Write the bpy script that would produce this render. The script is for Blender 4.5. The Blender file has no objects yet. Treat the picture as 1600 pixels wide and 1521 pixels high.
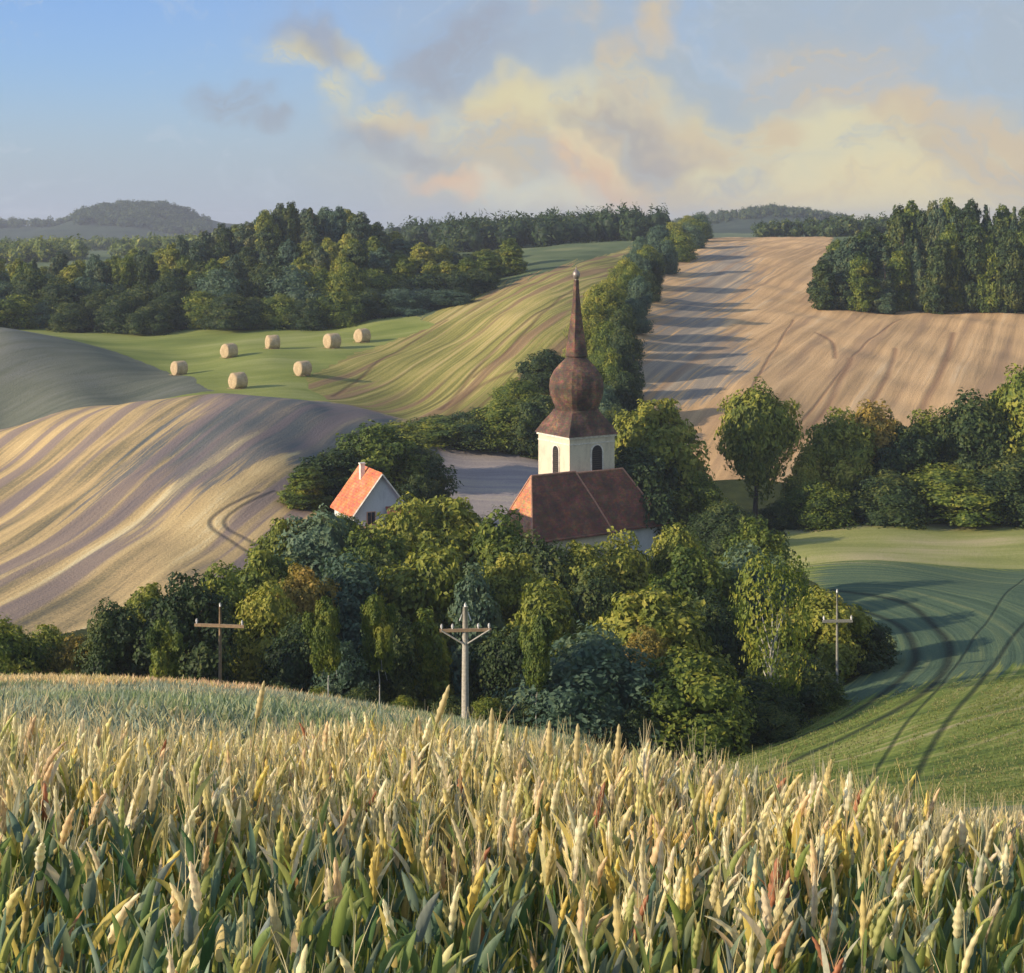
import bpy, math, random
import numpy as np
from mathutils import Vector, Matrix

# ------------------------------------------------------------------ camera, world, sun, exposure
sc = bpy.context.scene
COL = sc.collection
F = 2537.0                 # focal length in photo pixels (1600 wide)
EYE = 350.0                # photo row of the eye level
R = math.radians
cam_d = bpy.data.cameras.new("camera"); cam = bpy.data.objects.new("camera", cam_d); COL.objects.link(cam)
cam_d.sensor_fit = 'HORIZONTAL'; cam_d.sensor_width = 36.0
cam_d.lens = 36.0 * F / 1600.0
cam_d.shift_y = -(760.5 - EYE) / 1600.0
cam_d.clip_start = 0.05; cam_d.clip_end = 20000
cam.location = (0, 0, 0); cam.rotation_euler = (R(90), 0, 0)
sc.camera = cam

SUN_EL = R(19.0); SUN_AZ = R(249.0)          # azimuth clockwise from +Y
sd = Vector((math.sin(SUN_AZ) * math.cos(SUN_EL), math.cos(SUN_AZ) * math.cos(SUN_EL), math.sin(SUN_EL)))
sun_d = bpy.data.lights.new("sun", 'SUN'); sun_d.energy = 4.9; sun_d.angle = R(0.6); sun_d.color = (1.0, 0.80, 0.56)
sun = bpy.data.objects.new("sun", sun_d); COL.objects.link(sun)
sun.rotation_euler = sd.to_track_quat('Z', 'Y').to_euler()
sun.location = (-60, 0, 60)

sc.view_settings.view_transform = 'Standard'; sc.view_settings.look = 'None'
sc.view_settings.exposure = 0.3; sc.view_settings.gamma = 1.0
sc.view_settings.use_curve_mapping = False
sc.cycles.use_denoising = True
sc.cycles.max_bounces = 6; sc.cycles.transparent_max_bounces = 8

def lin(r, g, b):
    f = lambda c: (c / 12.92) if c <= 0.04045 else ((c + 0.055) / 1.055) ** 2.4
    return (f(r), f(g), f(b), 1.0)

class NT:
    """small helper round a node tree"""
    def __init__(s, tree):
        s.t = tree; s.n = tree.nodes; s.l = tree.links
    def node(s, typ, **kw):
        n = s.n.new(typ)
        for k, v in kw.items(): setattr(n, k, v)
        return n
    def put(s, sock, v):
        if isinstance(v, bpy.types.NodeSocket): s.l.new(v, sock)
        elif v is not None: sock.default_value = v
    def math(s, op, a, b=None, c=None, clamp=False):
        n = s.node('ShaderNodeMath', operation=op, use_clamp=clamp)
        s.put(n.inputs[0], a)
        if b is not None: s.put(n.inputs[1], b)
        if c is not None: s.put(n.inputs[2], c)
        return n.outputs[0]
    def vmath(s, op, a, b=None):
        n = s.node('ShaderNodeVectorMath', operation=op)
        s.put(n.inputs[0], a)
        if b is not None: s.put(n.inputs[1], b)
        return n.outputs['Value'] if op in ('LENGTH', 'DOT_PRODUCT', 'DISTANCE') else n.outputs[0]
    def noise(s, vec, scale, detail=4, rough=0.55, dist=0.0, color=False):
        n = s.node('ShaderNodeTexNoise'); s.put(n.inputs['Vector'], vec)
        n.inputs['Scale'].default_value = scale; n.inputs['Detail'].default_value = detail
        n.inputs['Roughness'].default_value = rough; n.inputs['Distortion'].default_value = dist
        return n.outputs['Color'] if color else n.outputs['Fac']
    def ramp(s, fac, stops, interp='LINEAR'):
        n = s.node('ShaderNodeValToRGB'); s.put(n.inputs[0], fac)
        cr = n.color_ramp; cr.interpolation = interp
        while len(cr.elements) < len(stops): cr.elements.new(0.5)
        for e, (p, c) in zip(cr.elements, stops):
            e.position = p; e.color = c if len(c) == 4 else (*c, 1)
        return n.outputs[0]
    def mix(s, fac, a, b, blend='MIX'):
        n = s.node('ShaderNodeMix', data_type='RGBA', blend_type=blend)
        s.put(n.inputs[0], fac); s.put(n.inputs[6], a); s.put(n.inputs[7], b)
        return n.outputs[2]
    def mapr(s, v, a, b, c=0.0, d=1.0, smooth=True):
        n = s.node('ShaderNodeMapRange'); n.interpolation_type = 'SMOOTHSTEP' if smooth else 'LINEAR'
        s.put(n.inputs[0], v)
        for i, x in enumerate((a, b, c, d)): n.inputs[i + 1].default_value = x
        return n.outputs[0]
    def scale(s, vec, xyz):
        n = s.node('ShaderNodeMapping'); s.put(n.inputs[0], vec); n.inputs['Scale'].default_value = xyz
        return n.outputs[0]

def photo_dir(px, py):
    v = Vector(((px - 800) / F, 1.0, (EYE - py) / F)); v.normalize(); return v

world = bpy.data.worlds.new("World"); sc.world = world; world.use_nodes = True
W = NT(world.node_tree); W.n.clear()
sky = W.node('ShaderNodeTexSky', sky_type='NISHITA'); sky.sun_disc = False
sky.sun_elevation = SUN_EL; sky.sun_rotation = SUN_AZ
sky.air_density = 1.0; sky.dust_density = 1.0; sky.ozone_density = 2.0
tc = W.node('ShaderNodeTexCoord').outputs['Generated']
sep = W.node('ShaderNodeSeparateXYZ'); W.l.new(tc, sep.inputs[0])
dx, dy, dz = sep.outputs
base = W.mix(1.0, sky.outputs[0], (0.092, 0.110, 0.160, 1), 'MULTIPLY')
# slightly warped direction so that cloud edges look blown
wn = W.noise(tc, 5.0, 5, 0.6, color=True)
wv = W.vmath('SCALE', W.vmath('SUBTRACT', wn, (0.5, 0.5, 0.5))); wv.node.inputs['Scale'].default_value = 0.20
wd = W.vmath('ADD', tc, wv)
def blob(px, py, rx, ry, vec=wd):
    c = photo_dir(px, py)
    d = W.vmath('SUBTRACT', vec, tuple(c))
    d = W.vmath('MULTIPLY', d, (F / rx, F / rx, F / ry))
    return W.mapr(W.vmath('LENGTH', d), 1.15, 0.25)
def total(lst):
    o = lst[0]
    for b in lst[1:]: o = W.math('MAXIMUM', o, b)
    return o
st = W.scale(wd, (1.0, 1.0, 2.0))
n1 = W.noise(st, 9.0, 7, 0.6, 0.4); n2 = W.noise(W.vmath('ADD', st, (3.1, 1.7, 5.2)), 20.0, 8, 0.66, 0.5)
n3 = W.noise(W.vmath('ADD', st, (7.7, 0.7, 2.2)), 5.0, 4, 0.5)
# thin grey-lilac veil, thicker to the right
veil = W.math('MULTIPLY', W.mapr(dx, -0.26, 0.08), W.mapr(n1, 0.22, 0.60, 0.55, 1.0))
base = W.mix(W.math('MULTIPLY', W.mapr(dz, 0.10, -0.01), 0.75), base, lin(0.66, 0.71, 0.78))
c1 = W.mix(W.math('MULTIPLY', veil, 0.86), base, lin(0.62, 0.655, 0.68))
wisps = W.math('MULTIPLY', W.mapr(n2, 0.52, 0.75), W.mapr(dx, -0.40, -0.10, 0.75, 0.4))
c1 = W.mix(wisps, c1, lin(0.70, 0.74, 0.78))
# warm bank low on the right
bank = total([blob(1150, 300, 620, 130), blob(1450, 260, 420, 130), blob(960, 240, 330, 120), blob(1290, 200, 330, 90), blob(1550, 330, 380, 110)])
bank = W.math('MULTIPLY', bank, W.mapr(W.math('ADD', n2, W.math('MULTIPLY', n1, 0.6)), 0.64, 0.82, 0.50, 1.0))
bankc = W.mix(W.mapr(n1, 0.42, 0.56), lin(0.735, 0.69, 0.60), lin(0.79, 0.765, 0.645))
c2 = W.mix(W.math('MULTIPLY', bank, 1.0), c1, bankc)
# lit cloud edges
warm = total([blob(545, 150, 80, 85), blob(640, 192, 120, 55), blob(600, 85, 55, 36), blob(430, 92, 85, 42), blob(555, 65, 60, 40),
              blob(930, 45, 75, 62), blob(1000, 120, 75, 75), blob(1070, 175, 80, 60), blob(1165, 185, 86, 64), blob(935, 210, 66, 34),
              blob(1275, 78, 140, 75), blob(1530, 205, 120, 90), blob(1400, 150, 90, 50), blob(1080, 60, 70, 60), blob(720, 200, 60, 40), blob(1080, 210, 90, 50), blob(860, 180, 70, 60)])
warm = W.math('MULTIPLY', warm, W.mapr(n2, 0.42, 0.53, 0.40, 1.0))
warmc = W.mix(W.mapr(n3, 0.42, 0.58), lin(0.76, 0.695, 0.59), lin(0.80, 0.765, 0.61))
c3 = W.mix(W.math('MULTIPLY', warm, 0.82), c2, warmc)
# peach low cloud near the horizon
peach = total([blob(960, 300, 72, 76), blob(920, 60, 60, 60), blob(740, 300, 110, 22)])
glow = blob(1330, 330, 420, 75)
c3 = W.mix(W.math('MULTIPLY', glow, 0.55), c3, lin(0.86, 0.79, 0.60))
c3 = W.mix(W.math('MULTIPLY', peach, 0.65), c3, lin(0.84, 0.69, 0.56))
pale = blob(850, 320, 130, 38)
c3 = W.mix(W.math('MULTIPLY', pale, 0.6), c3, lin(0.80, 0.80, 0.72))
# grey undersides
grey = total([blob(600, 240, 100, 55), blob(700, 262, 100, 32), blob(300, 182, 95, 42), blob(400, 222, 90, 30), blob(480, 60, 110, 60), blob(760, 90, 130, 90), blob(1000, 215, 110, 34)])
grey = W.math('MULTIPLY', grey, W.mapr(n2, 0.32, 0.55, 0.4, 1.0))
c4 = W.mix(W.math('MULTIPLY', grey, 0.62), c3, lin(0.57, 0.575, 0.61))
bg = W.node('ShaderNodeBackground'); W.l.new(c4, bg.inputs[0]); bg.inputs[1].default_value = 1.0
wo = W.node('ShaderNodeOutputWorld'); W.l.new(bg.outputs[0], wo.inputs[0])

# ------------------------------------------------------------------ scene helpers
def tag(o, label=None, cat=None, group=None, kind=None):
    if label: o['label'] = label
    if cat: o['category'] = cat
    if group: o['group'] = group
    if kind: o['kind'] = kind
    return o
def empty(name, loc, rz=0, **kw):
    o = bpy.data.objects.new(name, None); COL.objects.link(o)
    o.location = loc; o.rotation_euler = (0, 0, rz); o.empty_display_size = 0.5
    return tag(o, **kw)
def link(name, me, parent=None, **kw):
    o = bpy.data.objects.new(name, me); COL.objects.link(o)
    if parent: o.parent = parent
    return tag(o, **kw)
def mesh_np(name, V, Q, mats=(), smooth=False, attrs=None, face_attrs=None, mat_idx=None):
    """V (n,3) float, Q (m,k) int: all faces of the same size k"""
    me = bpy.data.meshes.new(name)
    V = np.asarray(V, np.float32); Q = np.asarray(Q, np.int32); m, k = Q.shape
    me.vertices.add(len(V)); me.vertices.foreach_set('co', V.ravel())
    me.loops.add(m * k); me.loops.foreach_set('vertex_index', Q.ravel())
    me.polygons.add(m); me.polygons.foreach_set('loop_start', np.arange(0, m * k, k, dtype=np.int32))
    me.polygons.foreach_set('loop_total', np.full(m, k, np.int32))
    if mat_idx is not None: me.polygons.foreach_set('material_index', np.asarray(mat_idx, np.int32))
    me.polygons.foreach_set('use_smooth', np.full(m, smooth, bool))
    for mt in mats: me.materials.append(mt)
    for nm, (typ, dom, arr) in (attrs or {}).items():
        a = me.attributes.new(nm, typ, dom)
        a.data.foreach_set({'FLOAT': 'value', 'FLOAT_VECTOR': 'vector', 'FLOAT_COLOR': 'color'}[typ], np.asarray(arr, np.float32).ravel())
    me.update(calc_edges=True); me.validate()
    return me

class MB:
    """collects polygons of any size"""
    def __init__(s): s.v = []; s.f = []
    def add(s, vs, fs):
        o = len(s.v); s.v += [tuple(v) for v in vs]; s.f += [tuple(i + o for i in f) for f in fs]
    def box(s, c, d, M=None):
        x, y, z = [a / 2 for a in d]
        vs = [Vector((sx * x, sy * y, sz * z)) + Vector(c) for sz in (-1, 1) for sx, sy in ((-1, -1), (1, -1), (1, 1), (-1, 1))]
        if M: vs = [M @ v for v in vs]
        s.add(vs, [(3, 2, 1, 0), (4, 5, 6, 7), (0, 1, 5, 4), (1, 2, 6, 5), (2, 3, 7, 6), (3, 0, 4, 7)])
    def tube(s, pts, rad, n=8, cap=True):
        pts = [Vector(p) for p in pts]; rings = []
        for i, p in enumerate(pts):
            d = (pts[min(i + 1, len(pts) - 1)] - pts[max(i - 1, 0)]).normalized()
            a = Vector((0, 0, 1)) if abs(d.z) < 0.9 else Vector((1, 0, 0))
            u = d.cross(a).normalized(); w = d.cross(u)
            r = rad[i] if hasattr(rad, '__len__') else rad
            rings.append([p + (u * math.cos(2 * math.pi * k / n) + w * math.sin(2 * math.pi * k / n)) * r for k in range(n)])
        vs = [v for rg in rings for v in rg]
        fs = [(i * n + k, i * n + (k + 1) % n, (i + 1) * n + (k + 1) % n, (i + 1) * n + k) for i in range(len(pts) - 1) for k in range(n)]
        if cap: fs += [tuple(range(n)), tuple((len(pts) - 1) * n + k for k in reversed(range(n)))]
        s.add(vs, fs)
    def build(s, name, mat, parent=None, smooth=False, **kw):
        me = bpy.data.meshes.new(name); me.from_pydata(s.v, [], s.f); me.materials.append(mat)
        if smooth: me.polygons.foreach_set('use_smooth', [True] * len(me.polygons))
        me.update()
        return link(name, me, parent, **kw)

def new_mat(name):
    m = bpy.data.materials.new(name); m.use_nodes = True
    t = NT(m.node_tree); t.n.clear()
    out = t.node('ShaderNodeOutputMaterial'); b = t.node('ShaderNodeBsdfPrincipled')
    t.l.new(b.outputs[0], out.inputs[0])
    return m, t, b, out
def bump(t, b, h, strength=0.5, dist=0.05):
    n = t.node('ShaderNodeBump'); n.inputs['Strength'].default_value = strength; n.inputs['Distance'].default_value = dist
    t.l.new(h, n.inputs['Height']); t.l.new(n.outputs[0], b.inputs['Normal'])

# ------------------------------------------------------------------ terrain: heights from surveyed points
# (photo column, distance, photo row where the ground lies) -> a smooth height field over the valley
CP = []
def cp(D, *pairs):
    for px, q in pairs: CP.append((px, D, -(q - EYE) / F * D))
def cz(D, *pairs):
    for px, z in pairs: CP.append((px, D, z))
cz(1.2, (-900, -2.25), (800, -2.25), (2500, -2.25))
cz(3.3, (-900, -2.5), (200, -2.5), (1000, -2.55), (1600, -2.6), (2500, -2.65))
cz(8.0, (-900, -3.4), (0, -3.47), (600, -3.49), (1100, -3.75), (1600, -3.92), (2500, -4.1))
cz(12., (-900, -4.6), (0, -4.9), (600, -5.0), (1100, -5.7), (1600, -6.1), (2500, -6.4))
cz(18., (-900, -6.2), (0, -6.8), (600, -7.0), (1100, -8.6), (1600, -9.2), (2500, -9.5))
cp(27, (-900, 1120), (0, 1128), (300, 1132), (600, 1160), (900, 1230), (1200, 1330), (1600, 1350), (2500, 1330))
cp(42, (-900, 1082), (0, 1100), (300, 1105), (600, 1138), (900, 1195), (1200, 1300), (1600, 1315), (2500, 1290))
cp(60, (-900, 1052), (0, 1078), (200, 1080), (400, 1092), (600, 1118), (727, 1140), (900, 1168), (1050, 1225), (1300, 1262), (1600, 1262), (2500, 1220))
cp(80, (-900, 1130), (0, 1136), (400, 1140), (727, 1160), (900, 1196), (1050, 1222), (1200, 1236), (1400, 1225), (1600, 1212), (2500, 1150))
cp(98, (0, 1140), (400, 1145), (727, 1160), (900, 1198), (1050, 1210), (1200, 1180), (1400, 1135), (1600, 1120), (2500, 1050))
cp(118, (-900, 1120), (0, 1120), (400, 1130), (727, 1150), (900, 1175), (1100, 1165), (1250, 1120), (1400, 1080), (1600, 1058), (2500, 980))
cp(135, (0, 1050), (250, 1075), (500, 1095), (800, 1120), (1100, 1110), (1308, 1050), (1450, 1020), (1600, 1008))
cp(150, (-900, 990), (0, 978), (250, 985), (500, 1030), (800, 1065), (1100, 1060), (1308, 995), (1480, 975), (1600, 962), (2500, 900))
cp(170, (0, 905), (250, 893), (430, 905), (800, 985), (1100, 985), (1300, 935), (1600, 918))
cp(190, (-900, 860), (0, 846), (250, 822), (430, 822), (590, 850), (800, 918), (1100, 918), (1250, 880), (1600, 888), (2500, 840))
cp(210, (0, 792), (200, 750), (350, 740), (500, 765), (700, 840), (900, 866), (1100, 860), (1250, 842), (1600, 842))
cp(235, (0, 728), (200, 676), (350, 665), (500, 700), (650, 765), (800, 785), (1000, 800), (1250, 800), (1600, 800), (2500, 760))
cp(258, (-900, 740), (0, 677), (100, 650), (200, 628), (350, 615), (480, 628), (600, 663), (700, 700), (830, 712), (1000, 740), (1120, 722), (1250, 735), (1600, 735))
cp(275, (0, 662), (200, 634), (350, 622), (480, 628), (640, 657), (800, 655), (1000, 668), (1200, 658), (1400, 680), (1600, 690), (2500, 640))
cp(300, (-900, 560), (0, 575), (150, 590), (290, 596), (450, 595), (640, 622), (800, 595), (950, 600), (1100, 600), (1300, 612), (1600, 625))
cp(325, (-900, 505), (0, 513), (150, 547), (250, 572), (420, 560), (640, 568), (850, 535), (1000, 553), (1300, 572), (1600, 592))
cp(350, (0, 520), (150, 540), (350, 545), (566, 540), (700, 535), (900, 495), (1000, 520), (1300, 540), (1600, 560), (2500, 520))
cp(385, (-900, 500), (0, 512), (300, 516), (500, 512), (620, 500), (760, 480), (900, 465), (1050, 492), (1280, 505), (1600, 508))
cp(430, (0, 492), (300, 480), (500, 470), (700, 462), (900, 432), (1050, 458), (1280, 470), (1600, 480))
cp(500, (-900, 470), (0, 465), (300, 440), (450, 400), (560, 405), (700, 425), (900, 402), (1050, 418), (1200, 415), (1400, 430), (1600, 440), (2500, 430))
cp(600, (0, 450), (300, 430), (500, 400), (700, 402), (980, 381), (1100, 382), (1300, 380), (1600, 400))
cp(720, (-900, 430), (0, 425), (300, 405), (600, 392), (980, 374), (1200, 372), (1400, 372), (1600, 380), (2500, 390))
cp(1000, (-900, 400), (0, 402), (250, 398), (600, 385), (900, 376), (1200, 373), (1600, 370), (2500, 370))
cp(1600, (-900, 385), (0, 388), (400, 384), (800, 376), (1600, 372), (2500, 370))
cp(3000, (-900, 372), (0, 372), (800, 368), (1600, 366), (2500, 366))
cp(6500, (-900, 362), (800, 360), (2500, 360))
CP = np.array(CP, float)
def tco(px, D): return np.stack([np.asarray(px, float) / 420.0, np.log(np.asarray(D, float)) * 2.6], -1)
Pn = tco(CP[:, 0], CP[:, 1]); N_ = len(Pn)
def kern(r2): return np.where(r2 > 1e-12, 0.5 * r2 * np.log(r2 + 1e-12), 0.0)
r2 = ((Pn[:, None] - Pn[None]) ** 2).sum(-1)
A = np.zeros((N_ + 3, N_ + 3)); A[:N_, :N_] = kern(r2) + np.eye(N_) * 1e-3
A[:N_, N_] = 1; A[:N_, N_ + 1:] = Pn; A[N_, :N_] = 1; A[N_ + 1:, :N_] = Pn.T
# solve for the row (height over distance) beyond 20 m, which keeps far silhouettes exact
wz = np.linalg.solve(A, np.concatenate([CP[:, 2] / CP[:, 1] * (CP[:, 1] ** 0.5), np.zeros(3)]))
HILLS = [  # X centre, Y centre, half width, half depth, height
    (-572., 2500., 82., 260., 27., 4), (-760., 2550., 420., 400., 21., 2), (-350., 2650., 260., 300., 14., 2),
    (292., 1800., 95., 200., 20., 2), (240., 1900., 210., 250., 10., 2), (60., 1500., 300., 150., 8., 2)]
def terrain(px, D):
    px = np.asarray(px, float); D = np.asarray(D, float); shp = np.broadcast(px, D).shape
    px = np.broadcast_to(px, shp).ravel(); D = np.broadcast_to(D, shp).ravel()
    out = np.empty(len(px)); Q = tco(px, D)
    for i in range(0, len(px), 40000):
        q = Q[i:i + 40000]
        rr = ((q[:, None, 0] - Pn[None, :, 0]) ** 2 + (q[:, None, 1] - Pn[None, :, 1]) ** 2)
        out[i:i + 40000] = kern(rr) @ wz[:N_] + wz[N_] + q @ wz[N_ + 1:]
    z = out * D ** 0.5
    X = D * (px - 800) / F
    for hx, hy, hw, hd, hh, p in HILLS:
        z = z + hh * np.exp(-np.abs((X - hx) / hw) ** p - np.abs((D - hy) / hd) ** 2)
    far = np.clip((D - 60) / 80, 0, 1)
    z = z + far * 0.13 * (np.sin(X * 0.31 + 1.3 * np.sin(D * 0.11)) + np.sin(D * 0.23 + 1.7 * np.sin(X * 0.17)))
    return z.reshape(shp)
def zg(px, D): return float(terrain(np.array([px]), np.array([D]))[0])
def gpos(px, D): return Vector((D * (px - 800) / F, D, zg(px, D)))
def wx(px, D): return D * (px - 800) / F
def hit(px, py, d0, d1):
    """ground point seen at a photo pixel, searched between two distances"""
    D = np.linspace(d0, d1, 400); q = EYE - terrain(np.full(400, px, float), D) / D * F
    i = int(np.argmin(np.abs(q - py))); return (wx(px, D[i]), D[i])

cols = np.concatenate([np.linspace(-1500, -100, 90)[:-1], np.arange(-100, 1700, 2.3), np.linspace(1700, 3100, 90)])
rows = np.concatenate([np.geomspace(1.2, 20, 110)[:-1], np.geomspace(20, 60, 130)[:-1], np.geomspace(60, 720, 900)[:-1], np.geomspace(720, 6400, 150)])
PX, DD = np.meshgrid(cols, rows)
ZZ = terrain(PX, DD); XX = DD * (PX - 800) / F; QQ = EYE - ZZ / DD * F
nr, nc = PX.shape

def inpoly(px, py, poly):
    ins = np.zeros(px.shape, bool); n = len(poly)
    for i in range(n):
        x1, y1 = poly[i]; x2, y2 = poly[(i + 1) % n]
        if y1 == y2: continue
        c = ((y1 > py) != (y2 > py)) & (px < (x2 - x1) * (py - y1) / (y2 - y1) + x1)
        ins ^= c
    return ins
jx = 3.0 * np.sin(DD * 0.9 + XX) + 2.0 * np.sin(XX * 1.7)     # field edges wander a little
A_ = PX + jx
zone = np.zeros(PX.shape, int)                                  # 0 woodland floor
zone[DD < 20] = 1
bank_m = (DD >= 20) & (DD < 92) & ((PX < 1040) | (DD < 62)); zone[bank_m] = 2
zone[(DD >= 62) & (DD < 200) & inpoly(A_, DD, [(1040, 60), (3200, 60), (3200, 192), (1235, 192), (1300, 168), (1385, 150), (1385, 138), (1330, 128), (1230, 114), (1130, 106), (1000, 96), (930, 88)])] = 3
zone[(DD >= 189) & (DD < 246) & (A_ > 1225)] = 4
zone[(DD >= 140) & (DD < 275) & inpoly(A_, DD, [(-1600, 120), (-50, 141), (150, 150), (300, 163), (430, 176), (520, 205), (560, 232), (640, 262), (640, 285), (-1600, 266)])] = 5
zone[(DD >= 266) & (DD < 352) & inpoly(A_, DD, [(-1600, 262), (180, 268), (330, 286), (290, 308), (180, 336), (0, 352), (-1600, 352)])] = 6
zone[(zone == 0) & (DD >= 268) & (DD < 400) & inpoly(A_, DD, [(200, 264), (420, 264), (520, 280), (470, 300), (560, 340), (680, 372), (640, 392), (-100, 392), (-100, 346), (0, 352), (180, 336), (290, 308), (330, 286)])] = 7
zone[(DD >= 262) & (DD < 800) & (zone == 0) & inpoly(A_, DD, [(460, 268), (900, 262), (905, 300), (930, 360), (960, 460), (1000, 600), (1030, 760), (880, 760), (840, 640), (800, 560), (700, 425), (600, 365), (480, 305)])] = 8
zone[(DD >= 246) & (DD < 760) & (zone == 0) & inpoly(A_, DD, [(905, 262), (1060, 250), (1700, 250), (3200, 250), (3200, 412), (1286, 412), (1300, 640), (1300, 760), (1100, 760), (1060, 600), (1000, 420), (960, 330)])] = 9
zone[(DD >= 215) & (DD < 266) & (zone == 0) & (A_ > 560) & (A_ < 880)] = 10
zone[(DD >= 268) & (DD < 400) & (zone == 0) & (PX > 200) & (PX < 620)] = 7
zone[(DD >= 380) & (zone == 0)] = 11
zone[(DD >= 1400)] = 12
jag = 22 * np.sin(XX * 1.1 - DD * 0.22) + 14 * np.sin(XX * 2.7 - DD * 0.5 + 1) + 9 * np.sin(XX * 5.1 - DD * 0.9)
BL = np.zeros(PX.shape); BL[(zone == 5) & inpoly(PX + 0 * jag, DD, [(345, 262), (400, 250), (350, 238), (270, 215), (215, 196), (330, 205), (430, 222), (500, 225), (600, 240), (720, 262), (720, 290), (345, 290)])] = 1.0  # mask for the shade painted on the right half of the golden hill
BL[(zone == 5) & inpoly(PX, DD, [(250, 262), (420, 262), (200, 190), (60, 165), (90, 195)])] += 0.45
jq = QQ + 0.5 * jag * 0.6
BL[(zone == 3) & (QQ < np.interp(PX, [1000, 1230, 1420, 1600, 2400], [1170, 1118, 1080, 1035, 900]))] = 1.0  # mask for the shade painted over the upper part of the right field
BL[(zone == 9) & inpoly(PX, QQ, [(940, 640), (1000, 520), (1100, 380), (1180, 375), (1200, 430), (1130, 500), (1190, 560), (1120, 620), (1060, 640)])] = 0.75  # greyer tone on the straw field along the hedge
zone[(zone == 8) & inpoly(PX + 0.5 * jag, QQ, [(600, 520), (700, 478), (800, 440), (900, 410), (1000, 385), (1000, 360), (560, 360), (560, 520)]) & (DD > 340)] = 11  # forest shade on the striped field, painted with the darker grass colour
def blur(a, k, ax):
    c = np.cumsum(np.concatenate([np.repeat(a.take([0], ax), k + 1, ax), a, np.repeat(a.take([-1], ax), k, ax)], ax), ax)
    n = a.shape[ax]; return (c.take(np.arange(2 * k + 1, 2 * k + 1 + n), ax) - c.take(np.arange(n), ax)) / (2 * k + 1)
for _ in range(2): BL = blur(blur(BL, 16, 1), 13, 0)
# tractor tracks and furrow coordinates -------------------------------------------------
def polydist(X, Y, pts):
    d = np.full(X.shape, 1e9); al = np.zeros(X.shape); s = 0.0; sg = np.ones(X.shape)
    for (x1, y1), (x2, y2) in zip(pts[:-1], pts[1:]):
        ex, ey = x2 - x1, y2 - y1; L = math.hypot(ex, ey) + 1e-9
        t = np.clip(((X - x1) * ex + (Y - y1) * ey) / L / L, 0, 1)
        dd = np.hypot(X - x1 - t * ex, Y - y1 - t * ey); m = dd < d
        d = np.where(m, dd, d); al = np.where(m, s + t * L, al)
        sg = np.where(m, np.sign(ex * (Y - y1) - ey * (X - x1)), sg); s += L
    return d, al, sg
def smooth_poly(pts, n=8):
    pts = [Vector((*p, 0)) for p in pts]; out = []
    for i in range(len(pts) - 1):
        p0, p1, p2, p3 = pts[max(i - 1, 0)], pts[i], pts[i + 1], pts[min(i + 2, len(pts) - 1)]
        for k in range(n):
            t = k / n
            v = 0.5 * ((2 * p1) + (-p0 + p2) * t + (2 * p0 - 5 * p1 + 4 * p2 - p3) * t * t + (-p0 + 3 * p1 - 3 * p2 + p3) * t ** 3)
            out.append((v.x, v.y))
    out.append((pts[-1].x, pts[-1].y)); return out
def world_line(pix, d0, d1): return smooth_poly([hit(a, b, d0, d1) for a, b in pix])
TR = np.zeros(PX.shape); U = XX.copy(); V = DD.copy()
def rot_uv(m, dirx, diry):
    L = math.hypot(dirx, diry); cx, cy = dirx / L, diry / L
    U[m] = (XX * cy - DD * cx)[m]; V[m] = (XX * cx + DD * cy)[m]
def add_track(pts, w, m, s=1.0):
    mm = m & (XX > min(p[0] for p in pts) - 3) & (XX < max(p[0] for p in pts) + 3) & (DD > min(p[1] for p in pts) - 3) & (DD < max(p[1] for p in pts) + 3)
    d, _, _ = polydist(XX[mm], DD[mm], pts)
    TR[mm] = np.maximum(TR[mm], s * np.clip(1.25 - d / w, 0, 1))
m3 = (zone == 3) | (zone == 2)
inner = world_line([(1318, 945), (1395, 972), (1428, 1010), (1420, 1050), (1340, 1110), (1240, 1155), (1130, 1192), (1020, 1208)], 75, 192)
outer = world_line([(1300, 922), (1420, 945), (1476, 995), (1480, 1040), (1440, 1085), (1360, 1132), (1270, 1175), (1180, 1213)], 75, 192)
st1 = world_line([(1600, 905), (1520, 1000), (1440, 1105), (1370, 1205), (1340, 1245)], 75, 192)
st2 = world_line([(1640, 930), (1560, 1030), (1480, 1130), (1440, 1200), (1420, 1245)], 75, 192)
mz = zone == 3
d_, al_, sg_ = polydist(XX[mz], DD[mz], inner); U[mz] = d_ * sg_; V[mz] = al_
for ln, w, s in ((inner, 0.46, 1), (outer, 0.50, 1), (st1, 0.16, .8), (st2, 0.24, .9)): add_track(ln, w, m3, s)
rot_uv(zone == 4, 1, 0.1); rot_uv((zone == 5), 0.16, 0.98); rot_uv(zone == 6, 0.5, 0.85); rot_uv(zone == 7, 0.8, 0.4)
rot_uv(zone == 8, 0.30, 0.95); rot_uv(zone == 9, 0.34, 0.94); rot_uv(zone == 10, 1, 0.1)
m5 = (zone == 5)
for pix in ([(405, 770), (345, 800), (330, 822), (370, 850), (400, 875), (385, 905)], [(430, 768), (372, 795), (352, 820), (392, 845), (420, 868), (410, 895)]):
    add_track(world_line(pix, 150, 262), 0.35, m5, 0.9)
m9 = zone == 9
for pix, w in (([(1490, 520), (1470, 580), (1440, 640)], 0.9), ([(1330, 560), (1290, 640), (1225, 720)], 0.8), ([(1400, 545), (1385, 590), (1360, 630)], 0.7),
               ([(1410, 498), (1350, 540), (1300, 600), (1240, 680)], 0.35), ([(1240, 500), (1190, 580), (1160, 650)], 0.35), ([(1275, 520), (1300, 535), (1305, 560)], 0.6)):
    add_track(world_line(pix, 252, 425), w, m9, 0.8)
m8 = zone == 8
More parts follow.
